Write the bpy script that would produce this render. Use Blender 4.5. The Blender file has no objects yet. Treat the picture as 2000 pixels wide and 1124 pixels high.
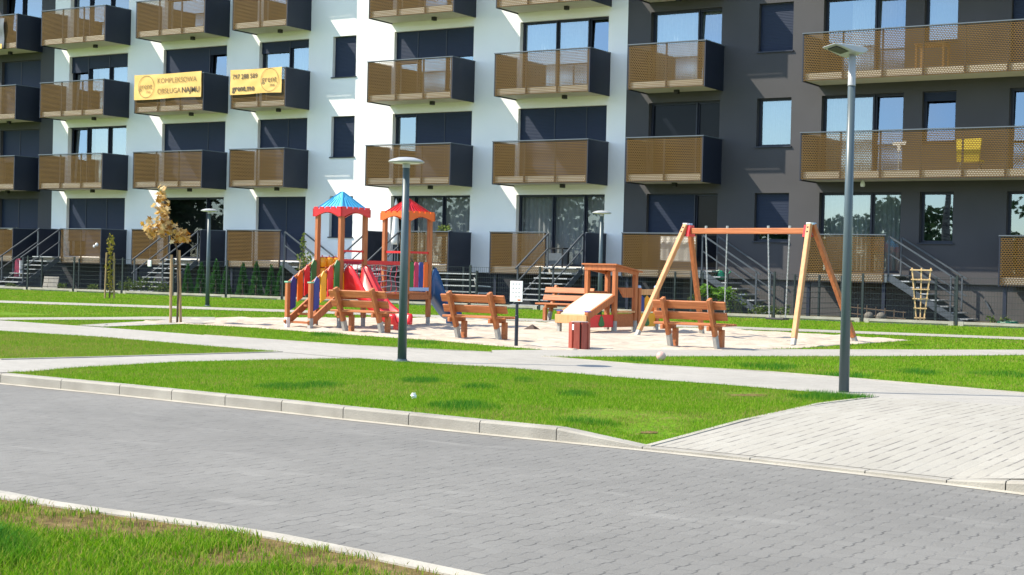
import bpy, bmesh, math, random
import numpy as np
from mathutils import Vector, Matrix, Euler
S = bpy.context.scene
COL = S.collection
RNG = random.Random(7)
PI = math.pi

# ---------------------------------------------------------------- camera
CAM = Vector((0.0, -44.738, 1.47))
YAW, PITCH, ROLL, FPX = -0.563632, -0.010659, 0.023242, 3054.85
fw = Vector((math.sin(YAW)*math.cos(PITCH), math.cos(YAW)*math.cos(PITCH), math.sin(PITCH)))
r0 = Vector((math.cos(YAW), -math.sin(YAW), 0)); u0 = r0.cross(fw)
RT = r0*math.cos(ROLL) + u0*math.sin(ROLL); UP = -r0*math.sin(ROLL) + u0*math.cos(ROLL)
cd = bpy.data.cameras.new('camera'); cam = bpy.data.objects.new('camera', cd); COL.objects.link(cam)
cd.sensor_width = 36; cd.lens = 36*FPX/2000; cd.clip_start = .1; cd.clip_end = 2000
cam.matrix_world = Matrix(((RT.x, UP.x, -fw.x, CAM.x), (RT.y, UP.y, -fw.y, CAM.y), (RT.z, UP.z, -fw.z, CAM.z), (0, 0, 0, 1)))
S.camera = cam
# ---------------------------------------------------------------- light
SUNV = Vector((-1.577, -1.0, 1.94)).normalized()          # towards the sun
wd = bpy.data.worlds.new('World'); S.world = wd; wd.use_nodes = True
nt = wd.node_tree; bg = nt.nodes['Background']
sk = nt.nodes.new('ShaderNodeTexSky'); sk.sky_type = 'NISHITA'; sk.sun_disc = False
sk.sun_elevation = math.asin(SUNV.z); sk.sun_rotation = math.atan2(SUNV.x, SUNV.y)
sk.air_density = 1.0; sk.dust_density = .3; sk.ozone_density = 2.0
ctc = nt.nodes.new('ShaderNodeTexCoord'); cmp_ = nt.nodes.new('ShaderNodeMapping'); cmp_.inputs['Scale'].default_value = (1, 1, 2.6); nt.links.new(ctc.outputs['Generated'], cmp_.inputs[0])
cno = nt.nodes.new('ShaderNodeTexNoise'); cno.inputs['Scale'].default_value = 3.2; cno.inputs['Detail'].default_value = 7; nt.links.new(cmp_.outputs[0], cno.inputs[0])
crp = nt.nodes.new('ShaderNodeValToRGB'); crp.color_ramp.elements[0].position = .50; crp.color_ramp.elements[1].position = .78; nt.links.new(cno.outputs[0], crp.inputs[0])
cmx = nt.nodes.new('ShaderNodeMix'); cmx.data_type = 'RGBA'; nt.links.new(crp.outputs[0], cmx.inputs[0]); nt.links.new(sk.outputs[0], cmx.inputs[6]); cmx.inputs[7].default_value = (5.2, 5.5, 5.9, 1)
nt.links.new(cmx.outputs[2], bg.inputs[0]); bg.inputs[1].default_value = 0.15
sd = bpy.data.lights.new('sun', 'SUN'); sun = bpy.data.objects.new('sun', sd); COL.objects.link(sun)
sd.energy = 4.15; sd.angle = math.radians(.53); sd.color = (1, .905, .745)
sun.rotation_euler = SUNV.to_track_quat('Z', 'Y').to_euler()
S.view_settings.view_transform = 'Standard'; S.view_settings.look = 'None'
S.view_settings.gamma = 1; S.view_settings.exposure = 1.1

# ---------------------------------------------------------------- pixel -> place helpers
def ray(px, py):
    return fw + RT*((px-1000)/FPX) - UP*((py-562)/FPX)
def rd(px, py, z=0.0):
    d = ray(px, py); t = (z-CAM.z)/d.z; p = CAM+d*t; return (p.x, p.y)
def onY(px, py, Y):
    d = ray(px, py); t = (Y-CAM.y)/d.y; return CAM+d*t
FE = [(-60, -30.6), (-25.68, -31.7), (-18.49, -32.05), (-14.91, -32.38), (-12.8, -32.51), (-11.09, -32.68), (-10.28, -32.74), (-9.4, -32.86), (-8.57, -32.93), (-7.71, -33.03), (-6.88, -33.08), (-6.01, -33.14), (-4.84, -33.25), (-3.3, -33.51), (-2.76, -33.65), (-1.72, -33.91), (30, -38.5)]
def fe_y(x):
    x = np.asarray(x, float); return np.interp(x, [p[0] for p in FE], [p[1] for p in FE])
def G(x, y):
    """height of the lawns and paths: a kerb's height above the road, rising gently to the gardens"""
    x = np.asarray(x, float); y = np.asarray(y, float)
    b = np.interp(y, [-18, -8, -4], [.12, .20, .30])
    w = np.interp(x, [-6.88, -6.01, -3.3, -2.5], [0, 1, 1, 0])
    d = np.clip(y-fe_y(x), 0, 3)/3
    return b - .10*w*(1-d)
def gp(px, py, off=0.0):
    z = .12
    for i in range(12):
        p = rd(px, py, z); z = float(G(p[0], p[1]))
    return Vector((p[0], p[1], z+off))
def gd(px, depth):
    """point on the ground along the pixel column px at the given camera depth"""
    p = CAM + (fw + RT*((px-1000)/FPX))*depth
    return Vector((p.x, p.y, float(G(p.x, p.y))))

# ---------------------------------------------------------------- materials
MATS = {}
def nodes(m): return m.node_tree.nodes, m.node_tree.links
def pbr(name, col, rough=.6, var=.0, scale=8., bump=0., bscale=60., metal=0., spec=.5, stretch=None, col2=None, detail=4):
    if name in MATS: return MATS[name]
    m = bpy.data.materials.new(name); m.use_nodes = True; N, L = nodes(m); b = N['Principled BSDF']
    b.inputs['Base Color'].default_value = (*col, 1); b.inputs['Roughness'].default_value = rough
    b.inputs['Metallic'].default_value = metal; b.inputs['Specular IOR Level'].default_value = spec
    tc = N.new('ShaderNodeTexCoord'); out = tc.outputs['Object']
    if stretch:
        mp = N.new('ShaderNodeMapping'); mp.inputs['Scale'].default_value = stretch; L.new(out, mp.inputs[0]); out = mp.outputs[0]
    if var or col2:
        n = N.new('ShaderNodeTexNoise'); n.inputs['Scale'].default_value = scale; n.inputs['Detail'].default_value = detail; L.new(out, n.inputs[0])
        rp = N.new('ShaderNodeValToRGB'); rp.color_ramp.elements[0].position = .3; rp.color_ramp.elements[1].position = .7
        c2 = col2 or tuple(c*(1+var) for c in col); c1 = col if col2 else tuple(c*(1-var) for c in col)
        rp.color_ramp.elements[0].color = (*c1, 1); rp.color_ramp.elements[1].color = (*c2, 1)
        L.new(n.outputs[0], rp.inputs[0]); L.new(rp.outputs[0], b.inputs['Base Color'])
    if bump:
        n2 = N.new('ShaderNodeTexNoise'); n2.inputs['Scale'].default_value = bscale; n2.inputs['Detail'].default_value = 5; L.new(out, n2.inputs[0])
        bp = N.new('ShaderNodeBump'); bp.inputs['Strength'].default_value = bump; bp.inputs['Distance'].default_value = .02
        L.new(n2.outputs[0], bp.inputs['Height']); L.new(bp.outputs[0], b.inputs['Normal'])
    MATS[name] = m; return m
WHITE = pbr('white_render', (.80, .80, .785), .85, .03, .6, .15, 120)
DARK = pbr('dark_render', (.058, .057, .062), .85, .08, .7, .2, 120)
PLINTH = pbr('plinth_render', (.066, .064, .064), .8, .12, 1.2, .25, 90)
PLIND = pbr('shaded_plinth_render', (.020, .024, .032), .8, .12, 1.2, .25, 90)  # darker navy copy of the plinth: shade under the terraces painted in
ANTH = pbr('anthracite_metal', (.009, .014, .029), .5, .08, 3)
RAIL = pbr('grey_rail', (.10, .12, .14), .4, .06, 4)
SOFFIT = pbr('balcony_concrete', (.52, .49, .42), .8, .05, 2, .1, 60)
GALV = pbr('galvanised_steel', (.42, .43, .43), .42, .12, 9, metal=.3)
STEEL = pbr('painted_stair_steel', (.060, .072, .084), .45, .1, 5)
BLACK = pbr('black_plastic', (.012, .012, .013), .5)
ROOM = pbr('dark_room', (.02, .02, .022), .9)
CURT = pbr('curtain_cloth', (.50, .50, .48), .9, .06, 9)
CONC = pbr('kerb_concrete', (.225, .21, .178), .85, col2=(.33, .312, .268), scale=2.2, bump=.3, bscale=70)
CONC2 = pbr('edging_concrete', (.29, .27, .225), .85, col2=(.40, .375, .315), scale=3.0, bump=.3, bscale=50)
LAMPP = pbr('lamp_post_paint', (.060, .088, .100), .38, .06, 3)
LAMPH = pbr('lamp_head_paint', (.33, .345, .345), .35, .04, 6)
WOOD = pbr('stained_pine', (.30, .088, .024), .6, scale=2.2, col2=(.48, .165, .052), stretch=(14, 14, 1.2), bump=.2, bscale=14)
WOODX = pbr('stained_pine_plank', (.30, .088, .024), .6, scale=2.2, col2=(.48, .165, .052), stretch=(1.0, 16, 16), bump=.2, bscale=14)
WOODL = pbr('light_pine', (.52, .25, .095), .6, scale=2.2, col2=(.64, .36, .16), stretch=(9, 9, 1.6), bump=.1, bscale=14)
WOODS = pbr('sunlit_swing_pine', (.44, .19, .065), .6, scale=2.2, col2=(.56, .27, .11), stretch=(9, 9, 1.6), bump=.1, bscale=14)  # paler copy of the pine, sunlight on the front swing legs painted in
RAMPW = pbr('sunlit_pale_board', (.58, .48, .34), .6, .06, 3, stretch=(9, 1, 9))  # ramp wood paled: glaring sunlight is put into its colour
GREYW = pbr('weathered_foot', (.34, .33, .30), .7, .15, 14)
REDW = pbr('red_stained_wood', (.26, .045, .026), .5, scale=3, col2=(.36, .07, .04), stretch=(9, 9, 1.2))
REDP = pbr('red_plastic', (.62, .018, .022), .32, .05, 5)
BLUP = pbr('blue_plastic', (.012, .07, .20), .35, .05, 5)
SKYP = pbr('sky_blue_plastic', (.09, .47, .72), .35, .05, 5)
ORAP = pbr('orange_plastic', (.72, .13, .012), .35, .05, 5)
YELP = pbr('yellow_plastic', (.80, .36, .012), .35, .05, 5)
GREP = pbr('green_plastic', (.022, .15, .035), .4, .05, 5)
MAGP = pbr('magenta_plastic', (.45, .02, .09), .38, .05, 5)
NAVP = pbr('navy_plastic', (.018, .04, .22), .38, .05, 5)
CAPB = pbr('pale_blue_cap', (.30, .42, .62), .4)
CAPG = pbr('pale_green_cap', (.25, .52, .34), .4)
CAPN = pbr('indigo_cap', (.08, .08, .35), .4)
ROPE = pbr('red_rope', (.38, .02, .05), .7)
WROPE = pbr('pale_rope', (.45, .42, .42), .7)
CHAIN = pbr('chain_steel', (.35, .36, .36), .35, metal=.6)
WHITEP = pbr('white_plastic', (.78, .78, .76), .45, .02, 5)
FENCE = pbr('fence_paint', (.012, .022, .022), .5)
SANDM = pbr('playground_sand', (.36, .30, .235), .95, col2=(.50, .43, .345), scale=2.4, bump=.9, bscale=9, detail=9)
BARK = pbr('young_bark', (.10, .075, .05), .9, .25, 14, .4, 30)
STAKE = pbr('pine_stake', (.36, .24, .12), .8, .2, 6, stretch=(8, 8, 1))
SOIL = pbr('garden_soil', (.06, .055, .03), .95, .4, 3, .6, 12)

def mixnode(N, L, a, b, fac, blend='MIX'):
    x = N.new('ShaderNodeMix'); x.data_type = 'RGBA'; x.blend_type = blend
    for s, v in ((6, a), (7, b)):
        if isinstance(v, tuple): x.inputs[s].default_value = (*v, 1)
        else: L.new(v, x.inputs[s])
    if isinstance(fac, (int, float)): x.inputs[0].default_value = fac
    else: L.new(fac, x.inputs[0])
    return x.outputs[2]
def mth(N, L, op, a, b=None, c=None):
    x = N.new('ShaderNodeMath'); x.operation = op
    for i, v in enumerate((a, b, c)):
        if v is None: continue
        if isinstance(v, (int, float)): x.inputs[i].default_value = v
        else: L.new(v, x.inputs[i])
    return x.outputs[0]

def screen_mat():
    m = bpy.data.materials.new('expanded_bronze_mesh'); m.use_nodes = True; N, L = nodes(m); b = N['Principled BSDF']
    tc = N.new('ShaderNodeTexCoord'); sp = N.new('ShaderNodeSeparateXYZ'); L.new(tc.outputs['Object'], sp.inputs[0])
    v = mth(N, L, 'MULTIPLY', sp.outputs[2], 1/.052); row = mth(N, L, 'FLOOR', v); fv = mth(N, L, 'FRACT', v)
    half = mth(N, L, 'MULTIPLY', mth(N, L, 'MODULO', row, 2.0), .5)
    u = mth(N, L, 'MULTIPLY', sp.outputs[0], 1/.078); fu = mth(N, L, 'FRACT', mth(N, L, 'ADD', u, half))
    du = mth(N, L, 'DIVIDE', mth(N, L, 'SUBTRACT', fu, .5), .42); dv = mth(N, L, 'DIVIDE', mth(N, L, 'SUBTRACT', fv, .45), .365)
    e = mth(N, L, 'ADD', mth(N, L, 'MULTIPLY', du, du), mth(N, L, 'MULTIPLY', dv, dv))
    solid = mth(N, L, 'GREATER_THAN', e, 1.0)
    n = N.new('ShaderNodeTexNoise'); n.inputs['Scale'].default_value = 1.3; L.new(tc.outputs['Object'], n.inputs[0])
    c = mixnode(N, L, (.112, .060, .011), (.168, .097, .021), n.outputs[0])
    # each strand is pressed out of the sheet: its lower lip tilts up to the light, its upper edge turns away
    bp = N.new('ShaderNodeBump'); bp.inputs['Strength'].default_value = 1.0; bp.inputs['Distance'].default_value = .012
    h = mth(N, L, 'PINGPONG', mth(N, L, 'ADD', fv, .1), .5); L.new(h, bp.inputs['Height'])
    L.new(c, b.inputs['Base Color']); L.new(bp.outputs[0], b.inputs['Normal'])
    b.inputs['Roughness'].default_value = .55; b.inputs['Specular IOR Level'].default_value = .2; b.inputs['Metallic'].default_value = .1
    tr = N.new('ShaderNodeBsdfTransparent'); mx = N.new('ShaderNodeMixShader')
    L.new(solid, mx.inputs[0]); L.new(tr.outputs[0], mx.inputs[1]); L.new(b.outputs[0], mx.inputs[2])
    L.new(mx.outputs[0], N['Material Output'].inputs[0]); return m
SCREEN = screen_mat()
def glass_mat(name, refl, tint):
    m = bpy.data.materials.new(name); m.use_nodes = True; N, L = nodes(m)
    gl = N.new('ShaderNodeBsdfGlossy'); gl.inputs['Roughness'].default_value = .01; gl.inputs['Color'].default_value = (.70, .86, 1, 1)
    tc = N.new('ShaderNodeTexCoord'); ns = N.new('ShaderNodeTexNoise'); ns.inputs['Scale'].default_value = .9; ns.inputs['Detail'].default_value = 1
    L.new(tc.outputs['Object'], ns.inputs[0]); bp = N.new('ShaderNodeBump'); bp.inputs['Strength'].default_value = .05; bp.inputs['Distance'].default_value = .02
    L.new(ns.outputs[0], bp.inputs['Height']); L.new(bp.outputs[0], gl.inputs['Normal'])
    tr = N.new('ShaderNodeBsdfTransparent'); tr.inputs['Color'].default_value = (*tint, 1)
    mx = N.new('ShaderNodeMixShader'); mx.inputs[0].default_value = refl
    L.new(tr.outputs[0], mx.inputs[1]); L.new(gl.outputs[0], mx.inputs[2]); L.new(mx.outputs[0], N['Material Output'].inputs[0]); return m
GLASS = glass_mat('coated_glass', .26, (.55, .6, .62))
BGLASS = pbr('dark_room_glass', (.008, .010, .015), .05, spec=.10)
DGLASS = glass_mat('clear_glass', .10, (.6, .63, .65))
TREEGL = glass_mat('dim_coated_glass', .24, (.5, .55, .58))
def shutter_mat():
    m = bpy.data.materials.new('roller_shutter_slats'); m.use_nodes = True; N, L = nodes(m); b = N['Principled BSDF']
    b.inputs['Base Color'].default_value = (.012, .021, .046, 1); b.inputs['Roughness'].default_value = .55; b.inputs['Specular IOR Level'].default_value = .25
    tc = N.new('ShaderNodeTexCoord'); sp = N.new('ShaderNodeSeparateXYZ'); L.new(tc.outputs['Object'], sp.inputs[0])
    f = mth(N, L, 'PINGPONG', mth(N, L, 'MULTIPLY', sp.outputs[2], 1/.05), .5)
    bp = N.new('ShaderNodeBump'); bp.inputs['Strength'].default_value = .8; bp.inputs['Distance'].default_value = .01
    L.new(f, bp.inputs['Height']); L.new(bp.outputs[0], b.inputs['Normal']); return m
SHUT = shutter_mat()

def paver_mat(name, c1, c2, joint, bw, bh, mortar, wob, rot, rough=.85, jointfac=1.0, dirt=.12, stainc=None, endj=.3):
    """concrete block paving: rows of blocks with sand joints; wob bends the joints like interlocking blocks"""
    m = bpy.data.materials.new(name); m.use_nodes = True; N, L = nodes(m); b = N['Principled BSDF']
    ge = N.new('ShaderNodeNewGeometry'); mp = N.new('ShaderNodeMapping'); mp.inputs['Rotation'].default_value = (0, 0, rot)
    L.new(ge.outputs['Position'], mp.inputs[0]); vec = mp.outputs[0]
    sp0 = N.new('ShaderNodeSeparateXYZ'); L.new(vec, sp0.inputs[0]); ycoord = sp0.outputs[1]
    if wob:
        sp = N.new('ShaderNodeSeparateXYZ'); L.new(vec, sp.inputs[0])
        sx = mth(N, L, 'MULTIPLY', mth(N, L, 'SINE', mth(N, L, 'MULTIPLY', sp.outputs[0], 2*PI/bw)), wob)
        cl = mth(N, L, 'MINIMUM', mth(N, L, 'MAXIMUM', mth(N, L, 'MULTIPLY', sx, 2.2), -wob), wob)
        y2 = mth(N, L, 'ADD', sp.outputs[1], cl); ycoord = y2; cb = N.new('ShaderNodeCombineXYZ')
        L.new(sp.outputs[0], cb.inputs[0]); L.new(y2, cb.inputs[1]); vec = cb.outputs[0]
    br = N.new('ShaderNodeTexBrick'); L.new(vec, br.inputs[0]); br.inputs['Scale'].default_value = 1
    br.inputs['Brick Width'].default_value = bw; br.inputs['Row Height'].default_value = bh; br.inputs['Mortar Size'].default_value = mortar
    br.inputs['Mortar Smooth'].default_value = .25; br.inputs['Bias'].default_value = 0
    br.inputs['Color1'].default_value = (*c1, 1); br.inputs['Color2'].default_value = (*c2, 1); br.inputs['Mortar'].default_value = (*joint, 1)
    # joints fill with pale sand in places, so they come and go
    n0 = N.new('ShaderNodeTexNoise'); n0.inputs['Scale'].default_value = 4.2; n0.inputs['Detail'].default_value = 6; L.new(ge.outputs['Position'], n0.inputs[0])
    rp = N.new('ShaderNodeValToRGB'); rp.color_ramp.elements[0].position = .46; rp.color_ramp.elements[1].position = .60; L.new(n0.outputs[0], rp.inputs[0])
    pp = mth(N, L, 'PINGPONG', mth(N, L, 'MULTIPLY', ycoord, 1/bh), .5)
    rl = N.new('ShaderNodeMapRange'); rl.inputs[1].default_value = mortar/bh*.45; rl.inputs[2].default_value = mortar/bh*.95; rl.inputs[3].default_value = 1; rl.inputs[4].default_value = 0; L.new(pp, rl.inputs[0])
    jm = mth(N, L, 'MAXIMUM', rl.outputs[0], mth(N, L, 'MULTIPLY', br.outputs['Fac'], endj))
    jf = mth(N, L, 'MULTIPLY', mth(N, L, 'MULTIPLY', jm, rp.outputs[0]), jointfac)
    blk = N.new('ShaderNodeTexBrick'); L.new(vec, blk.inputs[0]); blk.inputs['Scale'].default_value = 1
    blk.inputs['Brick Width'].default_value = bw; blk.inputs['Row Height'].default_value = bh; blk.inputs['Mortar Size'].default_value = 0
    blk.inputs['Color1'].default_value = (*c1, 1); blk.inputs['Color2'].default_value = (*c2, 1)
    c = mixnode(N, L, blk.outputs['Color'], joint, jf)
    n1 = N.new('ShaderNodeTexNoise'); n1.inputs['Scale'].default_value = .45; n1.inputs['Detail'].default_value = 8; n1.inputs['Roughness'].default_value = .65; L.new(ge.outputs['Position'], n1.inputs[0])
    mr = N.new('ShaderNodeMapRange'); mr.inputs[1].default_value = .3; mr.inputs[2].default_value = .7; mr.inputs[3].default_value = 1-dirt; mr.inputs[4].default_value = 1+dirt; L.new(n1.outputs[0], mr.inputs[0])
    c = mixnode(N, L, c, mr.outputs[0], 1.0, 'MULTIPLY')
    n3 = N.new('ShaderNodeTexNoise'); n3.inputs['Scale'].default_value = 90; n3.inputs['Detail'].default_value = 3; L.new(ge.outputs['Position'], n3.inputs[0])
    mr3 = N.new('ShaderNodeMapRange'); mr3.inputs[1].default_value = .25; mr3.inputs[2].default_value = .75; mr3.inputs[3].default_value = .86; mr3.inputs[4].default_value = 1.14; L.new(n3.outputs[0], mr3.inputs[0])
    c = mixnode(N, L, c, mr3.outputs[0], 1.0, 'MULTIPLY')
    if stainc:
        mp2 = N.new('ShaderNodeMapping'); mp2.inputs['Scale'].default_value = (.8, 3.0, 1); L.new(ge.outputs['Position'], mp2.inputs[0])
        n4 = N.new('ShaderNodeTexNoise'); n4.inputs['Scale'].default_value = 1.1; n4.inputs['Detail'].default_value = 8; L.new(mp2.outputs[0], n4.inputs[0])
        r4 = N.new('ShaderNodeValToRGB'); r4.color_ramp.elements[0].position = .60; r4.color_ramp.elements[1].position = .78; L.new(n4.outputs[0], r4.inputs[0])
        c = mixnode(N, L, c, stainc, mth(N, L, 'MULTIPLY', r4.outputs[0], .6))
    L.new(c, b.inputs['Base Color']); b.inputs['Roughness'].default_value = rough
    bp = N.new('ShaderNodeBump'); bp.inputs['Strength'].default_value = .6; bp.inputs['Distance'].default_value = .006
    inv = mth(N, L, 'SUBTRACT', mth(N, L, 'MULTIPLY', n3.outputs[0], .25), br.outputs['Fac']); L.new(inv, bp.inputs['Height']); L.new(bp.outputs[0], b.inputs['Normal'])
    return m
ROADM = paver_mat('grey_interlocking_pavers', (.150, .146, .133), (.164, .160, .146), (.036, .035, .032), .16, .115, .0085, .008, PI/2, stainc=(.24, .235, .215), jointfac=.68, endj=.25, dirt=.13)
PLAZAM = paver_mat('pale_concrete_pavers', (.305, .288, .245), (.33, .314, .27), (.15, .14, .125), 0.55, .12, .013, 0, PI/2, dirt=.08, endj=.15)
PATHM = paver_mat('pale_path_pavers', (.30, .285, .252), (.335, .318, .282), (.17, .163, .15), .20, .10, .006, 0, 0, dirt=.09, jointfac=.8)

def lawn_mat():
    m = bpy.data.materials.new('lawn_turf'); m.use_nodes = True; N, L = nodes(m); b = N['Principled BSDF']
    ge = N.new('ShaderNodeNewGeometry')
    n = N.new('ShaderNodeTexNoise'); n.inputs['Scale'].default_value = .55; n.inputs['Detail'].default_value = 9; n.inputs['Roughness'].default_value = .7; L.new(ge.outputs['Position'], n.inputs[0])
    rp = N.new('ShaderNodeValToRGB'); e = rp.color_ramp.elements
    e[0].position = .30; e[0].color = (.075, .185, .004, 1); e[1].position = .72; e[1].color = (.16, .225, .014, 1)
    e.new(.5).color = (.105, .205, .006, 1); L.new(n.outputs[0], rp.inputs[0])
    n2 = N.new('ShaderNodeTexNoise'); n2.inputs['Scale'].default_value = 26; n2.inputs['Detail'].default_value = 6; L.new(ge.outputs['Position'], n2.inputs[0])
    mr = N.new('ShaderNodeMapRange'); mr.inputs[1].default_value = .3; mr.inputs[2].default_value = .7; mr.inputs[3].default_value = .62; mr.inputs[4].default_value = 1.25; L.new(n2.outputs[0], mr.inputs[0])
    c = mixnode(N, L, rp.outputs[0], mr.outputs[0], 1.0, 'MULTIPLY')
    at = N.new('ShaderNodeAttribute'); at.attribute_name = 'bare'
    n3 = N.new('ShaderNodeTexNoise'); n3.inputs['Scale'].default_value = 5; n3.inputs['Detail'].default_value = 7; L.new(ge.outputs['Position'], n3.inputs[0])
    r3 = N.new('ShaderNodeValToRGB'); r3.color_ramp.elements[0].position = .60; r3.color_ramp.elements[1].position = .72; L.new(n3.outputs[0], r3.inputs[0])
    c = mixnode(N, L, c, (.22, .15, .07), mth(N, L, 'MULTIPLY', r3.outputs[0], .6))
    L.new(c, b.inputs['Base Color']); b.inputs['Roughness'].default_value = .9; b.inputs['Specular IOR Level'].default_value = .1
    bp = N.new('ShaderNodeBump'); bp.inputs['Strength'].default_value = .8; bp.inputs['Distance'].default_value = .03; L.new(n2.outputs[0], bp.inputs['Height']); L.new(bp.outputs[0], b.inputs['Normal'])
    return m
LAWNM = lawn_mat()
def sparse_mat():
    m = bpy.data.materials.new('sparse_turf_soil'); m.use_nodes = True; N, L = nodes(m); b = N['Principled BSDF']; ge = N.new('ShaderNodeNewGeometry')
    n = N.new('ShaderNodeTexNoise'); n.inputs['Scale'].default_value = 7; n.inputs['Detail'].default_value = 10; n.inputs['Roughness'].default_value = .7; L.new(ge.outputs['Position'], n.inputs[0])
    rp = N.new('ShaderNodeValToRGB'); e = rp.color_ramp.elements; e[0].position = .34; e[0].color = (.085, .055, .024, 1); e[1].position = .72; e[1].color = (.30, .215, .11, 1); e.new(.52).color = (.17, .125, .05, 1); L.new(n.outputs[0], rp.inputs[0])
    L.new(rp.outputs[0], b.inputs['Base Color']); b.inputs['Roughness'].default_value = .95; b.inputs['Specular IOR Level'].default_value = .1
    bp = N.new('ShaderNodeBump'); bp.inputs['Strength'].default_value = 1; bp.inputs['Distance'].default_value = .05; L.new(n.outputs[0], bp.inputs['Height']); L.new(bp.outputs[0], b.inputs['Normal']); return m
SPARSE = sparse_mat()
def leafy(name, stops, trans=.35, rough=.5, attr=None):
    """leaf or blade material: colour varies per leaf; light shines through"""
    m = bpy.data.materials.new(name); m.use_nodes = True; N, L = nodes(m); b = N['Principled BSDF']
    ge = N.new('ShaderNodeNewGeometry'); rp = N.new('ShaderNodeValToRGB'); e = rp.color_ramp.elements
    e[0].position = 0; e[0].color = (*stops[0], 1); e[1].position = 1; e[1].color = (*stops[-1], 1)
    for i, s in enumerate(stops[1:-1]): e.new((i+1)/(len(stops)-1)).color = (*s, 1)
    L.new(ge.outputs['Random Per Island'], rp.inputs[0]); c = rp.outputs[0]
    if attr:
        at = N.new('ShaderNodeAttribute'); at.attribute_name = 'tint'
        c = mixnode(N, L, c, attr[0], mth(N, L, 'MAXIMUM', at.outputs['Fac'], 0.0))
        c = mixnode(N, L, c, attr[1], mth(N, L, 'MAXIMUM', mth(N, L, 'MULTIPLY', at.outputs['Fac'], -1.0), 0.0))
    L.new(c, b.inputs['Base Color']); b.inputs['Roughness'].default_value = rough; b.inputs['Specular IOR Level'].default_value = .12
    tl = N.new('ShaderNodeBsdfTranslucent'); L.new(c, tl.inputs[0]); mx = N.new('ShaderNodeMixShader'); mx.inputs[0].default_value = trans
    L.new(b.outputs[0], mx.inputs[1]); L.new(tl.outputs[0], mx.inputs[2]); L.new(mx.outputs[0], N['Material Output'].inputs[0]); return m
BLADE = leafy('grass_blades', [(.075, .23, .004), (.115, .285, .006), (.18, .32, .010), (.30, .39, .05)], .45, .7, ((.028, .165, .018), (.36, .27, .10)))
MAPLE = leafy('autumn_maple_leaves', [(.56, .37, .13), (.64, .48, .22), (.50, .22, .03), (.70, .56, .30), (.30, .15, .03), (.58, .32, .04), (.66, .52, .26)], .35)
SAPL = leafy('sapling_leaves', [(.16, .16, .02), (.24, .22, .03), (.32, .25, .05), (.12, .13, .02)], .3)
PINEL = leafy('fresh_green_leaves', [(.10, .16, .03), (.15, .20, .04), (.20, .22, .06)], .3)
THUJA = leafy('thuja_scales', [(.025, .085, .022), (.04, .13, .03), (.06, .16, .04)], .2)
WEED = leafy('weed_leaves', [(.06, .11, .02), (.10, .15, .04), (.16, .18, .07)], .3)
HYDR = leafy('hydrangea_leaves', [(.06, .16, .015), (.12, .26, .03), (.20, .34, .06)], .35)
FAR = leafy('far_tree_leaves', [(.04, .07, .03), (.06, .10, .04), (.08, .12, .05)], .25)

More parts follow.
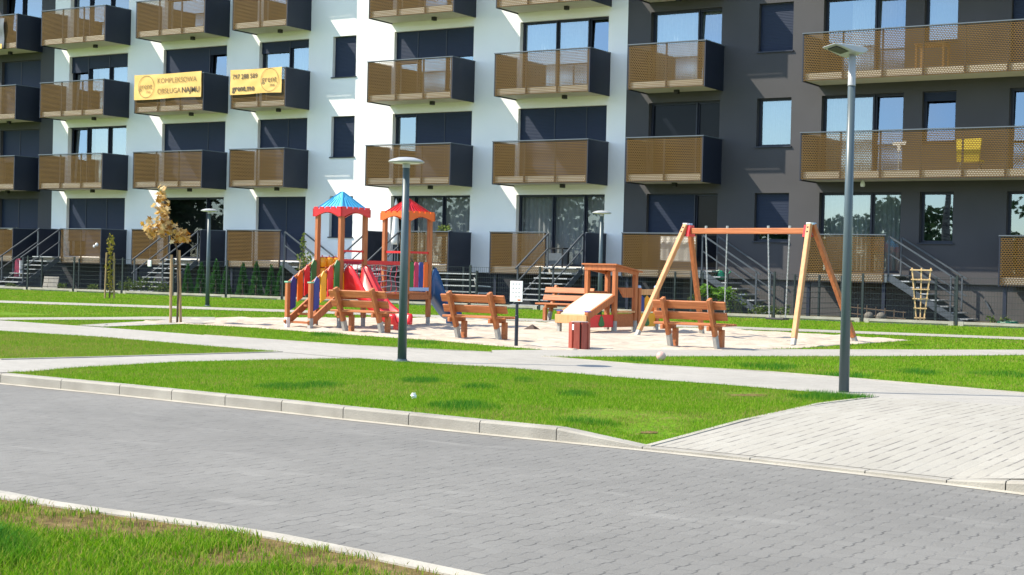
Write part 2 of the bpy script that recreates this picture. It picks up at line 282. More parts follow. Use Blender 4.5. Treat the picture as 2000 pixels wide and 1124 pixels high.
# ---------------------------------------------------------------- mesh builder
class MB:
    def __init__(s): s.v = []; s.f = []
    def add(s, vs, fs):
        o = len(s.v); s.v += [tuple(v) for v in vs]; s.f += [tuple(i+o for i in f) for f in fs]; return s
    def box(s, x0, x1, y0, y1, z0, z1, M=None):
        vs = [Vector(p) for p in ((x0, y0, z0), (x1, y0, z0), (x1, y1, z0), (x0, y1, z0), (x0, y0, z1), (x1, y0, z1), (x1, y1, z1), (x0, y1, z1))]
        if M: vs = [M@v for v in vs]
        return s.add(vs, [(0, 3, 2, 1), (4, 5, 6, 7), (0, 1, 5, 4), (1, 2, 6, 5), (2, 3, 7, 6), (3, 0, 4, 7)])
    def bar(s, p0, p1, w, h, up=(0, 0, 1)):
        p0 = Vector(p0); p1 = Vector(p1); d = (p1-p0).normalized(); up = Vector(up)
        if abs(d.dot(up)) > .98: up = Vector((0, 1, 0))
        a = d.cross(up).normalized()*w/2; b = a.cross(d).normalized()*h/2
        vs = [p0-a-b, p0+a-b, p0+a+b, p0-a+b, p1-a-b, p1+a-b, p1+a+b, p1-a+b]
        return s.add(vs, [(0, 3, 2, 1), (4, 5, 6, 7), (0, 1, 5, 4), (1, 2, 6, 5), (2, 3, 7, 6), (3, 0, 4, 7)])
    def tube(s, pts, r, n=8, caps=True):
        pts = [Vector(p) for p in pts]; rs = r if isinstance(r, (list, tuple)) else [r]*len(pts); vs = []; fs = []
        ref = Vector((0, 0, 1))
        for i, p in enumerate(pts):
            d = (pts[min(i+1, len(pts)-1)]-pts[max(i-1, 0)]).normalized()
            rf = ref if abs(d.dot(ref)) < .95 else Vector((0, 1, 0))
            a = d.cross(rf).normalized(); b = d.cross(a)
            for k in range(n): vs.append(p+(a*math.cos(2*PI*k/n)+b*math.sin(2*PI*k/n))*rs[i])
        for i in range(len(pts)-1):
            for k in range(n): fs.append((i*n+k, i*n+(k+1) % n, (i+1)*n+(k+1) % n, (i+1)*n+k))
        if caps: fs += [tuple(range(n)), tuple(range((len(pts)-1)*n, len(pts)*n))[::-1]]
        return s.add(vs, fs)
    def lathe(s, prof, n=24, o=(0, 0, 0)):
        vs = []; fs = []
        for (r, z) in prof:
            for k in range(n): vs.append((o[0]+r*math.cos(2*PI*k/n), o[1]+r*math.sin(2*PI*k/n), o[2]+z))
        for i in range(len(prof)-1):
            for k in range(n): fs.append((i*n+k, i*n+(k+1) % n, (i+1)*n+(k+1) % n, (i+1)*n+k))
        fs += [tuple(range(n))[::-1], tuple(range((len(prof)-1)*n, len(prof)*n))]
        return s.add(vs, fs)
    def prism(s, poly, fn, t0, t1):
        """poly: 2-D outline; fn(u, v, t) -> 3-D point; extruded from t0 to t1"""
        n = len(poly); vs = [fn(u, v, t0) for u, v in poly]+[fn(u, v, t1) for u, v in poly]
        fs = [tuple(range(n))[::-1], tuple(range(n, 2*n))]+[(i, (i+1) % n, n+(i+1) % n, n+i) for i in range(n)]
        return s.add(vs, fs)
    def quad(s, a, b, c, d): return s.add([a, b, c, d], [(0, 1, 2, 3)])
    def build(s, name, mat, parent=None, smooth=False, off=None, bevel=0):
        me = bpy.data.meshes.new(name)
        v = s.v
        if off is not None: v = [(p[0]-off[0], p[1]-off[1], p[2]-off[2]) for p in v]
        me.from_pydata(v, [], s.f); me.materials.append(mat)
        bm = bmesh.new(); bm.from_mesh(me); bmesh.ops.recalc_face_normals(bm, faces=bm.faces)
        if bevel: bmesh.ops.bevel(bm, geom=list(bm.edges), offset=bevel, segments=1, affect='EDGES')
        bm.to_mesh(me); bm.free()
        if smooth: me.polygons.foreach_set('use_smooth', [True]*len(me.polygons))
        o = bpy.data.objects.new(name, me); COL.objects.link(o)
        if parent: o.parent = parent
        return o
def tag(o, label=None, cat=None, group=None, kind=None):
    for k, v in (('label', label), ('category', cat), ('group', group), ('kind', kind)):
        if v: o[k] = v
    return o
def thing(name, label, cat, loc=(0, 0, 0), rotz=0, group=None):
    o = bpy.data.objects.new(name, None); o.empty_display_size = .2; COL.objects.link(o)
    o.location = loc; o.rotation_euler = (0, 0, rotz); return tag(o, label, cat, group)
def dup(o, parent=None):
    c = o.copy(); COL.objects.link(c)
    if parent: c.parent = parent
    for ch in [x for x in o.children]: dup(ch, c)
    return c

# ---------------------------------------------------------------- ground
XS = [x*.5 for x in range(-24, 4)]
def sheet(name, poly, off, mat, kind='structure', fine=True, zf=None):
    bm = bmesh.new(); vs = [bm.verts.new((x, y, 0)) for x, y in poly]; bm.faces.new(vs)
    cuts = [((0, 1, 0), y) for y in (-18, -8, -4)]
    if fine: cuts += [((1, 0, 0), x) for x in np.arange(-7, -.9, .4)]+[((0, 1, 0), y) for y in np.arange(-34, -29, .4)]
    for nrm, c in cuts:
        bmesh.ops.bisect_plane(bm, geom=list(bm.verts)+list(bm.edges)+list(bm.faces), dist=1e-5, plane_co=(c*nrm[0], c*nrm[1], 0), plane_no=nrm)
    for v in bm.verts: v.co.z = (float(G(v.co.x, v.co.y)) if zf is None else zf(v.co.x, v.co.y))+off
    bmesh.ops.triangulate(bm, faces=list(bm.faces))
    bmesh.ops.recalc_face_normals(bm, faces=bm.faces)
    for f in bm.faces:
        if f.normal.z < 0: f.normal_flip()
    me = bpy.data.meshes.new(name); bm.to_mesh(me); bm.free(); me.materials.append(mat)
    o = bpy.data.objects.new(name, me); COL.objects.link(o); return tag(o, kind=kind)
def gpoly(pts): return [tuple(gp(*p)[:2]) for p in pts]
KW = .15                                                   # kerb stone width
NE = [(-60, -38.6), (-9.27, -38.30), (-7.8, -38.26), (-6.92, -38.26), (-6.51, -38.25), (-5.96, -38.24), (-5.49, -38.27), (-4.71, -38.40), (-4.06, -38.52), (-2.5, -38.95), (10, -45), (30, -55)]
MB().quad((-900, -900, -.06), (900, -900, -.06), (900, 900, -.06), (-900, 900, -.06)).build('terrain', LAWNM)['kind'] = 'structure'
sheet('road', FE+NE[::-1], 0, ROADM, fine=False, zf=lambda x, y: 0.0)
kback = [(x, y+KW) for x, y in FE]
sheet('lawn', kback+[(30, 60), (-120, 60), (-120, -30)], 0, LAWNM)
sheet('near_lawn', [(x, y-.12) for x, y in NE]+[(30, -75), (-60, -75)], .015, SPARSE, fine=False, zf=lambda x, y: 0.0)
# kerb stones: raised, dropping to the flush strip at the driveway and rising again
def kz(x): return float(np.interp(x, [-6.88, -6.01, -3.35, -2.45], [.12, .031, .031, .12]))
mb = MB()
js = list(np.arange(-60, -15.5, 1.0))+[-14.91, -13.8, -12.8, -11.93, -11.09, -10.28, -9.4, -8.57, -7.71, -6.88, -6.01, -5.0, -4.0, -3.35, -2.9, -2.45]+list(np.arange(-1.5, 30, 1.0))
for a, b in zip(js[:-1], js[1:]):
    a2, b2 = a+.005, b-.005; ya, yb = float(fe_y(a)), float(fe_y(b)); za, zb = kz(a), kz(b); c = .018 if za > .05 else .004; c2 = .018 if zb > .05 else .004
    vs = [(a2, ya, -.05), (b2, yb, -.05), (b2, yb, zb-c2), (a2, ya, za-c), (a2, ya+c, za), (b2, yb+c2, zb), (b2, yb+KW, zb), (a2, ya+KW, za), (a2, ya+KW, -.05), (b2, yb+KW, -.05)]
    mb.add(vs, [(0, 1, 2, 3), (3, 2, 5, 4), (4, 5, 6, 7), (7, 6, 9, 8), (0, 3, 4, 7, 8), (1, 9, 6, 5, 2), (0, 8, 9, 1)])
mb.build('kerb', CONC)['kind'] = 'structure'
mb = MB()                                                  # a thin bedding strip of pale concrete at the foot of the kerb
for (a, ya), (b, yb) in zip(FE[1:-1], FE[2:]): mb.add([(a, ya-.055, .003), (b, yb-.055, .003), (b, yb+.01, .012), (a, ya+.01, .012)], [(0, 1, 2, 3)])
mb.build('kerb_bedding', CONC2)['kind'] = 'structure'
mb = MB()
for (a, ya), (b, yb) in zip(NE[:-1], NE[1:]): mb.box(0, 1, 0, 1, 0, 1, Matrix(((b-a, 0, 0, a), (yb-ya, .125, 0, ya-.125), (0, 0, .075, -.05), (0, 0, 0, 1))))
mb.build('edging', CONC2)['kind'] = 'structure'
sheet('paver_margin', [(-30, -38.42), (-7.6, -38.27), (-6.6, -38.245), (-7.2, -38.2), (-7.9, -38.10), (-30, -38.0)], .006, PLAZAM, fine=False, zf=lambda x, y: 0.0)

P_MAIN = gpoly([(-600, 590), (0, 627), (190, 640), (400, 656), (560, 667), (700, 677), (850, 685), (960, 690), (1060, 698), (1240, 713), (1500, 728), (1700, 744), (2000, 770), (2500, 812), (2500, 835), (2000, 795), (1712, 778), (1640, 772), (1400, 752), (1200, 738), (1000, 721), (785, 708), (700, 702), (560, 690), (400, 677), (200, 660), (0, 648), (-600, 612)])
P_LEFT = gpoly([(560, 689), (440, 692), (200, 699), (0, 704), (-250, 706), (-150, 712), (0, 729), (60, 727), (150, 719), (350, 708), (600, 702.5), (700, 702)])
P_RIGHT = gpoly([(960, 685), (1100, 684), (1500, 683), (2000, 684), (2600, 686), (2600, 697), (2000, 694.5), (1400, 697), (1050, 698), (960, 691)])
P_FAR = gpoly([(-500, 569), (0, 588), (560, 606), (860, 617), (1300, 634), (1460, 640), (2000, 660), (2500, 678), (2500, 684), (2000, 665), (1460, 645), (1300, 639), (860, 622), (560, 611), (0, 592.5), (-500, 573)])
P_LINK = gpoly([(-300, 619), (0, 622), (300, 620), (420, 621), (420, 632), (200, 640), (150, 637), (330, 626), (0, 626.5), (-300, 624)])
SAND = gpoly([(195, 637), (330, 625.5), (420, 621), (560, 621), (860, 622), (1100, 632), (1300, 640), (1460, 646), (1600, 653), (1780, 665.5), (1700, 671), (1560, 681), (1400, 684.5), (1110, 685), (1060, 684), (960, 676), (860, 667), (680, 655), (560, 646), (480, 640), (340, 633)])
tip = [(x, y+KW-.03) for x, y in FE if -6.1 < x < 31]
PLAZA = tip+[(30, -26.6)]+gpoly([(2500, 835), (2000, 795), (1712, 778), (1600, 792), (1450, 825), (1330, 858)])
sheet('main_path', P_MAIN, .010, PATHM); sheet('left_path', P_LEFT, .006, PATHM); sheet('right_path', P_RIGHT, .006, PATHM)
sheet('far_path', P_FAR, .012, PATHM); sheet('link_path', P_LINK, .016, PATHM); SANDO = sheet('playground_sand', SAND, .005, SANDM); sheet('driveway', PLAZA, .010, PLAZAM)
bm = bmesh.new(); bm.from_mesh(SANDO.data)
for ax, lo, hi, st_ in ((0, -26, -9, .16), (1, -22.5, -9, .2)):
    for c in np.arange(lo, hi, st_): bmesh.ops.bisect_plane(bm, geom=list(bm.verts)+list(bm.edges)+list(bm.faces), dist=1e-5, plane_co=(c if ax == 0 else 0, c if ax else 0, 0), plane_no=(1-ax, ax, 0))
from mathutils import noise
for v in bm.verts:
    if not v.is_boundary: q = .62*noise.noise(Vector((v.co.x*1.3, v.co.y*1.3, 0)))*.05+.62*noise.noise(Vector((v.co.x*3.3, v.co.y*3.3, 3)))*.085; v.co.z += max(-.004, .006+q*.9)
bm.to_mesh(SANDO.data); bm.free()
for cx, cy, rx, ry in ((1453, 773, 48, 3.6), (1264, 846, 22, 3.6)):
    pp = [gp(cx+rx*(.75+.25*math.sin(3.1*a+cx))*math.cos(a), cy+ry*(.75+.25*math.sin(2.3*a+1))*math.sin(a)) for a in [k*PI/9 for k in range(18)]]
    sheet('bare_soil', [(p.x, p.y) for p in pp], .006, SPARSE)
def edge_strip(name, pts, w=.07, h=.022):
    """narrow concrete edging set along a path's rim"""
    q = [gp(*p) for p in pts]; m = MB()
    for a, b in zip(q[:-1], q[1:]):
        d = (b-a); d.z = 0; n = Vector((-d.y, d.x, 0)).normalized()*w/2
        m.add([a-n+Vector((0, 0, -.05)), b-n+Vector((0, 0, -.05)), b+n+Vector((0, 0, -.05)), a+n+Vector((0, 0, -.05)), a-n+Vector((0, 0, h)), b-n+Vector((0, 0, h)), b+n+Vector((0, 0, h)), a+n+Vector((0, 0, h))],
              [(0, 3, 2, 1), (4, 5, 6, 7), (0, 1, 5, 4), (1, 2, 6, 5), (2, 3, 7, 6), (3, 0, 4, 7)])
    tag(m.build(name, CONC2), kind='structure')
edge_strip('path_edging', [(1265, 874), (1330, 857), (1450, 824), (1600, 791), (1712, 777)], .06, .018)
edge_strip('path_edging', [(0, 704), (200, 699), (440, 692), (550, 689)], .06, .02)
edge_strip('path_edging', [(400, 656), (700, 677), (960, 690)], .06, .02)
edge_strip('path_edging', [(1060, 698), (1240, 713), (1500, 728), (1700, 744), (2000, 770), (2300, 795)], .06, .02)

# ---------------------------------------------------------------- apartment building
B0 = Vector((-35, 1.39, 0))
WY = 1.39
bld = thing('apartment_building', 'long modern apartment block, white between dark grey ends, with bronze mesh balconies', 'building', B0)
def part(mb, name, mat, parent=None, smooth=False, bevel=0): return mb.build(name, mat, parent or bld, smooth, off=B0, bevel=bevel)
def ftop(l): return 4.12+3*l
def fbot(l): return 1.66+3*l
DOORS = {'Z': (-55.95, -53.45), 'A': (-51.67, -48.19), 'B': (-46.15, -42.71), 'G': (-41.02, -38.54), 'C': (-34.5, -31.0), 'D': (-29.06, -25.55), 'E': (-23.96, -21.4), 'F': (-17.95, -15.35), 'K': (-12.21, -9.6), 'L': (-63.0, -60.0)}
WINS = {'H': (-37.37, -36.26), 'I': (-20.11, -18.95), 'J': (-14.78, -13.76)}
LEV = (0, 1, 2, 3, 4)
holes = []
for c, (a, b) in DOORS.items():
    for l in LEV: holes.append((c, l, a, b, fbot(l), ftop(l)))
for c, (a, b) in WINS.items():
    for l in LEV: holes.append((c, l, a, b, ftop(l)-1.53, ftop(l)))
RV = .2                                                     # depth of the window reveals
def wall(x0, x1, z0, z1, mat):
    hs = [h for h in holes if h[2] >= x0 and h[3] <= x1]
    xs = sorted({x0, x1, *[h[2] for h in hs], *[h[3] for h in hs]}); zs = sorted({z0, z1, *[h[4] for h in hs], *[h[5] for h in hs]})
    m = MB()
    for xa, xb in zip(xs[:-1], xs[1:]):
        for za, zb in zip(zs[:-1], zs[1:]):
            cx, cz = (xa+xb)/2, (za+zb)/2
            if any(h[2] < cx < h[3] and h[4] < cz < h[5] for h in hs): continue
            m.quad((xa, WY, za), (xb, WY, za), (xb, WY, zb), (xa, WY, zb))
    for _, _, a, b, c, d in hs:
        Y1 = WY+RV
        m.quad((a, WY, c), (a, Y1, c), (a, Y1, d), (a, WY, d)); m.quad((b, WY, c), (b, WY, d), (b, Y1, d), (b, Y1, c))
        m.quad((a, WY, d), (a, Y1, d), (b, Y1, d), (b, WY, d)); m.quad((a, WY, c), (b, WY, c), (b, Y1, c), (a, Y1, c))
    o = part(m, 'wall', mat); return o
ZT = 17.2
wall(-75, -52.6, 1.38, ZT, DARK)['label'] = 'dark grey rendered wall section'
wall(-52.6, -24.82, 1.38, ZT, WHITE)['label'] = 'white rendered wall section'
wall(-24.82, 0, 1.38, ZT, DARK)['label'] = 'dark grey rendered wall section'
for xa, xb, mt in ((-75, -22.6, PLIND), (-22.6, 0, PLINTH)):
    m = MB(); m.quad((xa, WY+.1, -.1), (xb, WY+.1, -.1), (xb, WY+.1, 1.4), (xa, WY+.1, 1.4)); m.quad((xa, WY, 1.38), (xb, WY, 1.38), (xb, WY+.1, 1.38), (xa, WY+.1, 1.38)); part(m, 'plinth', mt)
m = MB(); m.box(-75.1, .1, WY-.1, WY+12.2, ZT, ZT+.25); part(m, 'roof', ANTH)
m = MB(); m.quad((0, WY, -.1), (0, WY+12, -.1), (0, WY+12, ZT), (0, WY, ZT)); m.quad((-75, WY, -.1), (-75, WY+12, -.1), (-75, WY+12, ZT), (-75, WY, ZT)); m.quad((-75, WY+12, -.1), (0, WY+12, -.1), (0, WY+12, ZT), (-75, WY+12, ZT)); part(m, 'rear_wall', DARK)
m = MB(); m.quad((-74.9, WY+1.3, 0), (-.1, WY+1.3, 0), (-.1, WY+1.3, ZT-.1), (-74.9, WY+1.3, ZT-.1))
for l in (0, 1, 2, 3, 4): m.quad((-74.9, WY+.32, fbot(l)-.06), (-.1, WY+.32, fbot(l)-.06), (-.1, WY+1.3, fbot(l)-.06), (-74.9, WY+1.3, fbot(l)-.06)); m.quad((-74.9, WY+.32, ftop(l)+.1), (-.1, WY+.32, ftop(l)+.1), (-.1, WY+1.3, ftop(l)+.1), (-74.9, WY+1.3, ftop(l)+.1))
part(m, 'room_interior', ROOM)
LEAF = {'Z': [.45], 'A': [.30, .66], 'B': [.70], 'G': [.58], 'C': [.28, .64], 'D': [.40, .76], 'E': [.66], 'F': [.63], 'K': [.5], 'L': [.5], 'H': [], 'I': [], 'J': []}
SHUTS = {('A', 2): [.26, .2, .2], ('A', 0): [.72, 1, 1], ('B', 3): [.4, .4], ('B', 2): [1, .12], ('B', 1): [1, 1], ('G', 2): [.16, .10], ('G', 1): [1, 1], ('G', 0): [1, 1],
         ('C', 2): [.46, .40, .40], ('C', 1): [.03, 1, 1], ('D', 1): [1, 1, 1], ('E', 0): [1, 0], ('Z', 2): [1, 1], ('Z', 1): [.55, 1], ('Z', 0): [.5, 1], ('Z', 4): [1, 1],
         ('I', 3): [1], ('I', 2): [1], ('I', 0): [.82], ('J', 1): [.16], ('J', 2): [.04], ('K', 2): [1, 1], ('K', 3): [1, 1], ('H', 0): [1], ('H', 1): [1], ('H', 2): [1], ('H', 3): [1], ('C', 4): [1, 1, 1], ('E', 4): [1, 1]}
CURTS = {('C', 0): (.05, .95), ('D', 0): (0, 1), ('E', 2): (0, 1), ('F', 0): (0, 1), ('F', 2): (.3, 1), ('D', 2): (0, .7), ('A', 1): (.35, 1), ('I', 1): (0, 1), ('F', 1): (0, .6), ('G', 2): (0, 1), ('J', 2): (0, 1), ('A', 2): (.4, .9)}
TILTED = {('D', 2, 2), ('E', 2, 1), ('F', 2, 1), ('F', 1, 1), ('J', 1, 0), ('K', 1, 0), ('A', 2, 0), ('A', 1, 0), ('B', 2, 1), ('Z', 3, 0), ('D', 3, 0)}
for c, l, a, b, z0, z1 in holes:
    if l == 4: continue
    yf = WY+RV
    m = MB(); fwid = .075; lv = [0]+LEAF[c]+[1]; xs = [a+(b-a)*t for t in lv]
    m.box(a, b, yf, yf+.07, z1-fwid, z1); m.box(a, b, yf, yf+.07, z0, z0+fwid)
    for i, x in enumerate(xs):
        w = fwid if i in (0, len(xs)-1) else .13
        xa = x if i == 0 else (x-w if i == len(xs)-1 else x-w/2); m.box(xa, xa+w, yf+.001, yf+.069, z0+fwid, z1-fwid)
    win = part(m, 'window', ANTH)
    for i, (xa, xb) in enumerate(zip(xs[:-1], xs[1:])):
        g = MB(); j1, j2, j3 = (RNG.uniform(-.008, .008) for _ in range(3)); tl_ = .10 if (c, l, i) in TILTED else 0
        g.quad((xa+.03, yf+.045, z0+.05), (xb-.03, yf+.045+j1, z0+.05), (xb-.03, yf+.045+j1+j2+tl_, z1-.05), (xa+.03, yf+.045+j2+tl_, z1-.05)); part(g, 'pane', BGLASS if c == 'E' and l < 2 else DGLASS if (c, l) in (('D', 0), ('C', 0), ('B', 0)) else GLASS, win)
        sf = SHUTS.get((c, l), [0]*9)[i]
        if sf > 0:
            s = MB(); zb = z1-(z1-z0)*sf; s.box(xa+.012, xb-.012, yf-.06, yf-.035, zb, z1-.001); s.box(xa+.012, xb-.012, yf-.066, yf-.03, zb-.04, zb); part(s, 'roller_shutter', SHUT, win)
    s = MB(); s.box(a, b, yf-.075, yf-.005, z1-.03, z1-.002)
    for x in xs[1:-1]: s.box(x-.02, x+.02, yf-.075, yf-.005, z0, z1-.03)
    part(s, 'shutter_guide', ANTH, win)
    if c in WINS:
        s = MB(); s.box(a-.04, b+.04, WY-.05, yf, z0-.035, z0+.004); part(s, 'sill', ANTH, win)
    if (c, l) in CURTS:
        t0, t1 = CURTS[(c, l)]; s = MB(); n = 90; vs = []; xa, xb = a+(b-a)*t0, a+(b-a)*t1
        for k in range(n+1):
            x = xa+(xb-xa)*k/n; y = yf+.22+.035*math.sin(k*1.25+c.__hash__() % 3*0)+.015*math.sin(k*.37); vs += [(x, y, z0+.03), (x, y, z1)]
        s.add(vs, [(2*k, 2*k+2, 2*k+3, 2*k+1) for k in range(n)]); part(s, 'curtain', CURT, win, smooth=True)
# balconies
BAL = {'Z': (-57.0, -53.35), 'A': (-51.86, -48.05), 'B': (-46.33, -42.59), 'G': (-41.19, -38.45), 'C': (-34.64, -30.92), 'D': (-29.19, -25.45), 'E': (-24.05, -21.29), 'F': (-18.06, -8.2), 'L': (-64, -59.6)}
PH = 1.451
def balcony(c, l):
    xl, xr = BAL[c]; zt = 2.876+3*l; zb = zt-PH; zf = zb+.24
    m = MB(); m.box(xl+.04, xr-.04, .075, WY+.02, zb+.02, zf)
    bal = part(m, 'balcony', SOFFIT)
    s = MB(); s.box(xl, xl+.035, .0, WY-.002, zb-.02, zt-.03); part(s, 'side_panel', ANTH, bal)
    s = MB(); s.box(xr-.035, xr, .0, WY-.002, zb-.02, zt-.03); part(s, 'side_panel', ANTH, bal)
    s = MB(); s.quad((xl+.036, .004, zb), (xr-.036, .004, zb), (xr-.036, .004, zt-.03), (xl+.036, .004, zt-.03)); part(s, 'mesh_screen', SCREEN, bal)
    s = MB(); n = max(2, round((xr-xl)/1.22))
    for i in range(n+1):
        x = xl+.06+(xr-xl-.12)*i/n; s.box(x-.025, x+.025, .012, .055, zb+.0, zt-.03)
    s.box(xl+.085, xr-.085, .014, .05, zb, zb+.035); part(s, 'post_frame', ANTH, bal)
    s = MB(); s.box(xl-.015, xr+.015, -.02, .06, zt-.03, zt); s.box(xl-.015, xl+.055, .06, WY-.002, zt-.03, zt); s.box(xr-.055, xr+.015, .06, WY-.002, zt-.03, zt); part(s, 'handrail', RAIL, bal)
    if c not in 'F':
        xm = xl+(xr-xl)*(.62 if c != 'E' else .5); s = MB(); s.box(xm-.07, xm+.07, .75, .89, zb-.11, zb+.018); part(s, 'soffit_lamp', BLACK, bal)
    return bal
for l in (1, 2, 3, 4):
    for c in BAL: balcony(c, l)
# raised ground-floor terraces: mesh front, an opening where the steps arrive
TERR = {'L': (-64, -59.6, -62.5, -59.6), 'Z': (-57.0, -53.35, -57.0, -53.35), 'A': (-51.86, -48.05, -50.46, -48.05), 'B': (-46.33, -42.59, -46.33, -44.28), 'G': (-41.24, -38.45, -41.24, -38.55), 'C': (-34.64, -30.92, -33.05, -30.92), 'D': (-29.22, -25.45, -29.22, -26.97), 'E': (-24.11, -21.29, -24.11, -21.40), 'F': (-17.9, -15.25, -17.9, -15.32), 'K': (-12.02, -7.5, -12.02, -7.5)}
for c, (xl, xr, sl, sr) in TERR.items():
    zt = 2.80; zb = 1.36; zf = 1.62
    m = MB(); m.box(xl+.04, xr-.04, .075, WY+.09, zb+.02, zf); ter = part(m, 'terrace', SOFFIT)
    side = c in 'GEF'
    s = MB(); s.box(xl, xl+.035, 0, WY-.002, zb-.02, zt-.03); part(s, 'side_panel', ANTH, ter)
    if not side: s = MB(); s.box(xr-.035, xr, 0, WY-.002, zb-.02, zt-.03); part(s, 'side_panel', ANTH, ter)
    s = MB(); s.quad((sl+.036, .004, zb), (sr-.036, .004, zb), (sr-.036, .004, zt-.03), (sl+.036, .004, zt-.03)); part(s, 'mesh_screen', SCREEN, ter)
    s = MB(); n = max(2, round((sr-sl)/1.1))
    for i in range(n+1):
        x = sl+.06+(sr-sl-.12)*i/n; s.box(x-.025, x+.025, .012, .055, zb, zt-.03)
    s.box(sl+.085, sr-.085, .014, .05, zb, zb+.035); part(s, 'post_frame', ANTH, ter)
    s = MB(); s.box(sl-.015, sr+.015, -.02, .06, zt-.03, zt); s.box(xl-.015, xl+.055, .06, WY-.002, zt-.03, zt)
    if not side: s.box(xr-.055, xr+.015, .06, WY-.002, zt-.03, zt)
    part(s, 'handrail', RAIL, ter)
    for x in (xl+.15, xr-.15): s = MB(); s.box(x-.05, x+.05, .15, .25, .2, zb+.02); part(s, 'support_post', ANTH, ter)
def stairs(kind, x0, x1=None):
    """steel garden steps: 'out' runs away from the wall, 'side' runs along it to the right"""
    n = 8; z0 = .22; zt = 1.62; rise = (zt-z0)/n; go = .29
    def P(s, t, z): return (x0+(x1-x0)*t, -s, z) if kind == 'out' else (x0+s, .12+(WY-.28)*t, z)
    A = (lambda s, t, z: Vector(P(s, t, z)))
    st = MB(); L = n*go; a = A(-.05, .02, zt-.06); b = A(.015, .98, zt)
    st.box(min(a.x, b.x), max(a.x, b.x), min(a.y, b.y), max(a.y, b.y), zt-.06, zt-.002); ob = part(st, 'staircase', STEEL)
    for t in (0, 1): st = MB(); st.bar(A(0, t, zt-.08), A(L, t, z0-.08+.02), .04, .2); part(st, 'stringer', STEEL, ob)
    for i in range(n):
        s = MB(); za = zt-rise*i; a = A(i*go+.02, .03, za-.035); b = A(i*go+.02+go+.02, .97, za)
        s.box(min(a.x, b.x), max(a.x, b.x), min(a.y, b.y), max(a.y, b.y), za-.035, za); part(s, 'tread', GALV, ob)
    for t in (0, 1):
        s = MB(); h = 1.12
        s.bar(A(0, t, zt+h), A(L*.86, t, zt+h-(zt-z0)*.86), .045, .045); s.bar(A(0, t, zt+h*.55), A(L*.86, t, zt+h*.55-(zt-z0)*.86), .035, .035)
        s.bar(A(0, t, zt), A(0, t, zt+h), .045, .045); s.bar(A(L*.8, t, zt-(zt-z0)*.8), A(L*.8, t, zt+h-(zt-z0)*.8), .045, .045)
        part(s, 'stair_rail', STEEL, ob)
stairs('out', -51.78, -50.5); stairs('out', -44.22, -42.72); stairs('out', -26.9, -25.56); stairs('out', -34.5, -33.1)
stairs('side', -38.45); stairs('side', -21.29); stairs('side', -15.25)
s = MB(); c = onY(1685, 358, .7); s.lathe([(.001, 0), (.06, .01), (.075, .06), (.06, .13), (.03, .2)], 12, (c.x, .7, 4.24)); part(s, 'ceiling_lamp', WHITEP, smooth=True)

# ---------------------------------------------------------------- banners on the balconies
def lettering(lines, y, mat, parent):
    """writing as flat letter meshes lying on the banner: (text, x, z, size, bold, align)"""
    for txt, x, z, size, bold, al in lines:
        m = MB()
        cu = bpy.data.curves.new('lettering', 'FONT'); cu.body = txt; cu.size = size; cu.align_x = al; cu.offset = bold
        cu.fill_mode = 'FRONT'; cu.resolution_u = 3
        o = bpy.data.objects.new('lettering', cu); COL.objects.link(o)
        dg = bpy.context.evaluated_depsgraph_get(); me = bpy.data.meshes.new_from_object(o.evaluated_get(dg))
        m.add([(x+v.co.x, y, z+v.co.y) for v in me.vertices], [tuple(p.vertices) for p in me.polygons])
        bpy.data.objects.remove(o); bpy.data.curves.remove(cu); bpy.data.meshes.remove(me)
        m.build('lettering', mat, parent, off=parent.location)
def ring(x, z, r, y, w):
    n = 40; vs = []; fs = []
    for k in range(n):
        a = 2*PI*k/n
        for q in (r-w/2, r+w/2): vs.append((x+q*math.cos(a), y, z+q*math.sin(a)))
    return MB().add(vs, [(2*k, 2*k+1, (2*k+3) % (2*n), (2*k+2) % (2*n)) for k in range(n)])
BANY = pbr('yellow_banner_vinyl', (.74, .47, .13), .5, .05, 2)
BAND = pbr('grey_banner_vinyl', (.12, .13, .14), .45, .1, 2)
INK = pbr('dark_banner_ink', (.07, .05, .035), .6)
INKL = pbr('brown_banner_ink', (.24, .14, .05), .6)
WINK = pbr('white_banner_ink', (.75, .75, .75), .6)
def banner(label, x0, x1, z0, z1, mat, folds=.012):
    t = thing('banner', label, 'banner', (x0, -.04, z0)); nx, nz = 48, 16; vs = []; fs = []
    for i in range(nx+1):
        for k in range(nz+1):
            u, v = i/nx, k/nz; sag = .03*math.sin(PI*u)*(v)+.02*math.sin(7*u)*(1-v)
            y = -folds*(1+math.sin(9*u+7*v))*.5-folds*.6*(1+math.sin(17*u-12*v))*.5*(.3+.7*math.sin(PI*u))
            vs.append(((x1-x0)*u, y, (z1-z0)*v-sag*.6))
    for i in range(nx):
        for k in range(nz): a = i*(nz+1)+k; fs.append((a, a+nz+1, a+nz+2, a+1))
    MB().add(vs, fs).build('cloth', mat, t, smooth=True); return t
YB = -.04-.026
b1 = banner('yellow banner with a ring logo and capital lettering on a mesh balcony', -46.30, -42.68, 7.93, 8.92, BANY)
lettering([('grent', -46.02, 8.34, .34, 0, 'LEFT'), ('me', -45.62, 8.17, .19, 0, 'LEFT'), ('KOMPLEKSOWA', -45.02, 8.54, .285, 0, 'LEFT'), ('OBSŁUGA', -45.02, 8.13, .285, 0, 'LEFT')], YB, INKL, b1)
lettering([('NAJMU', -43.70, 8.13, .30, .005, 'LEFT')], YB, INK, b1)
ring(-45.62, 8.43, .43, YB, .022).build('logo_ring', INKL, b1, off=b1.location)
b2 = banner('smaller yellow banner with a telephone number, right of the capital lettered banner', -41.18, -38.62, 7.93, 8.88, BANY)
lettering([('797 288 589', -41.06, 8.52, .25, .004, 'LEFT'), ('grent.me', -41.06, 8.06, .31, .008, 'LEFT')], YB, INK, b2)
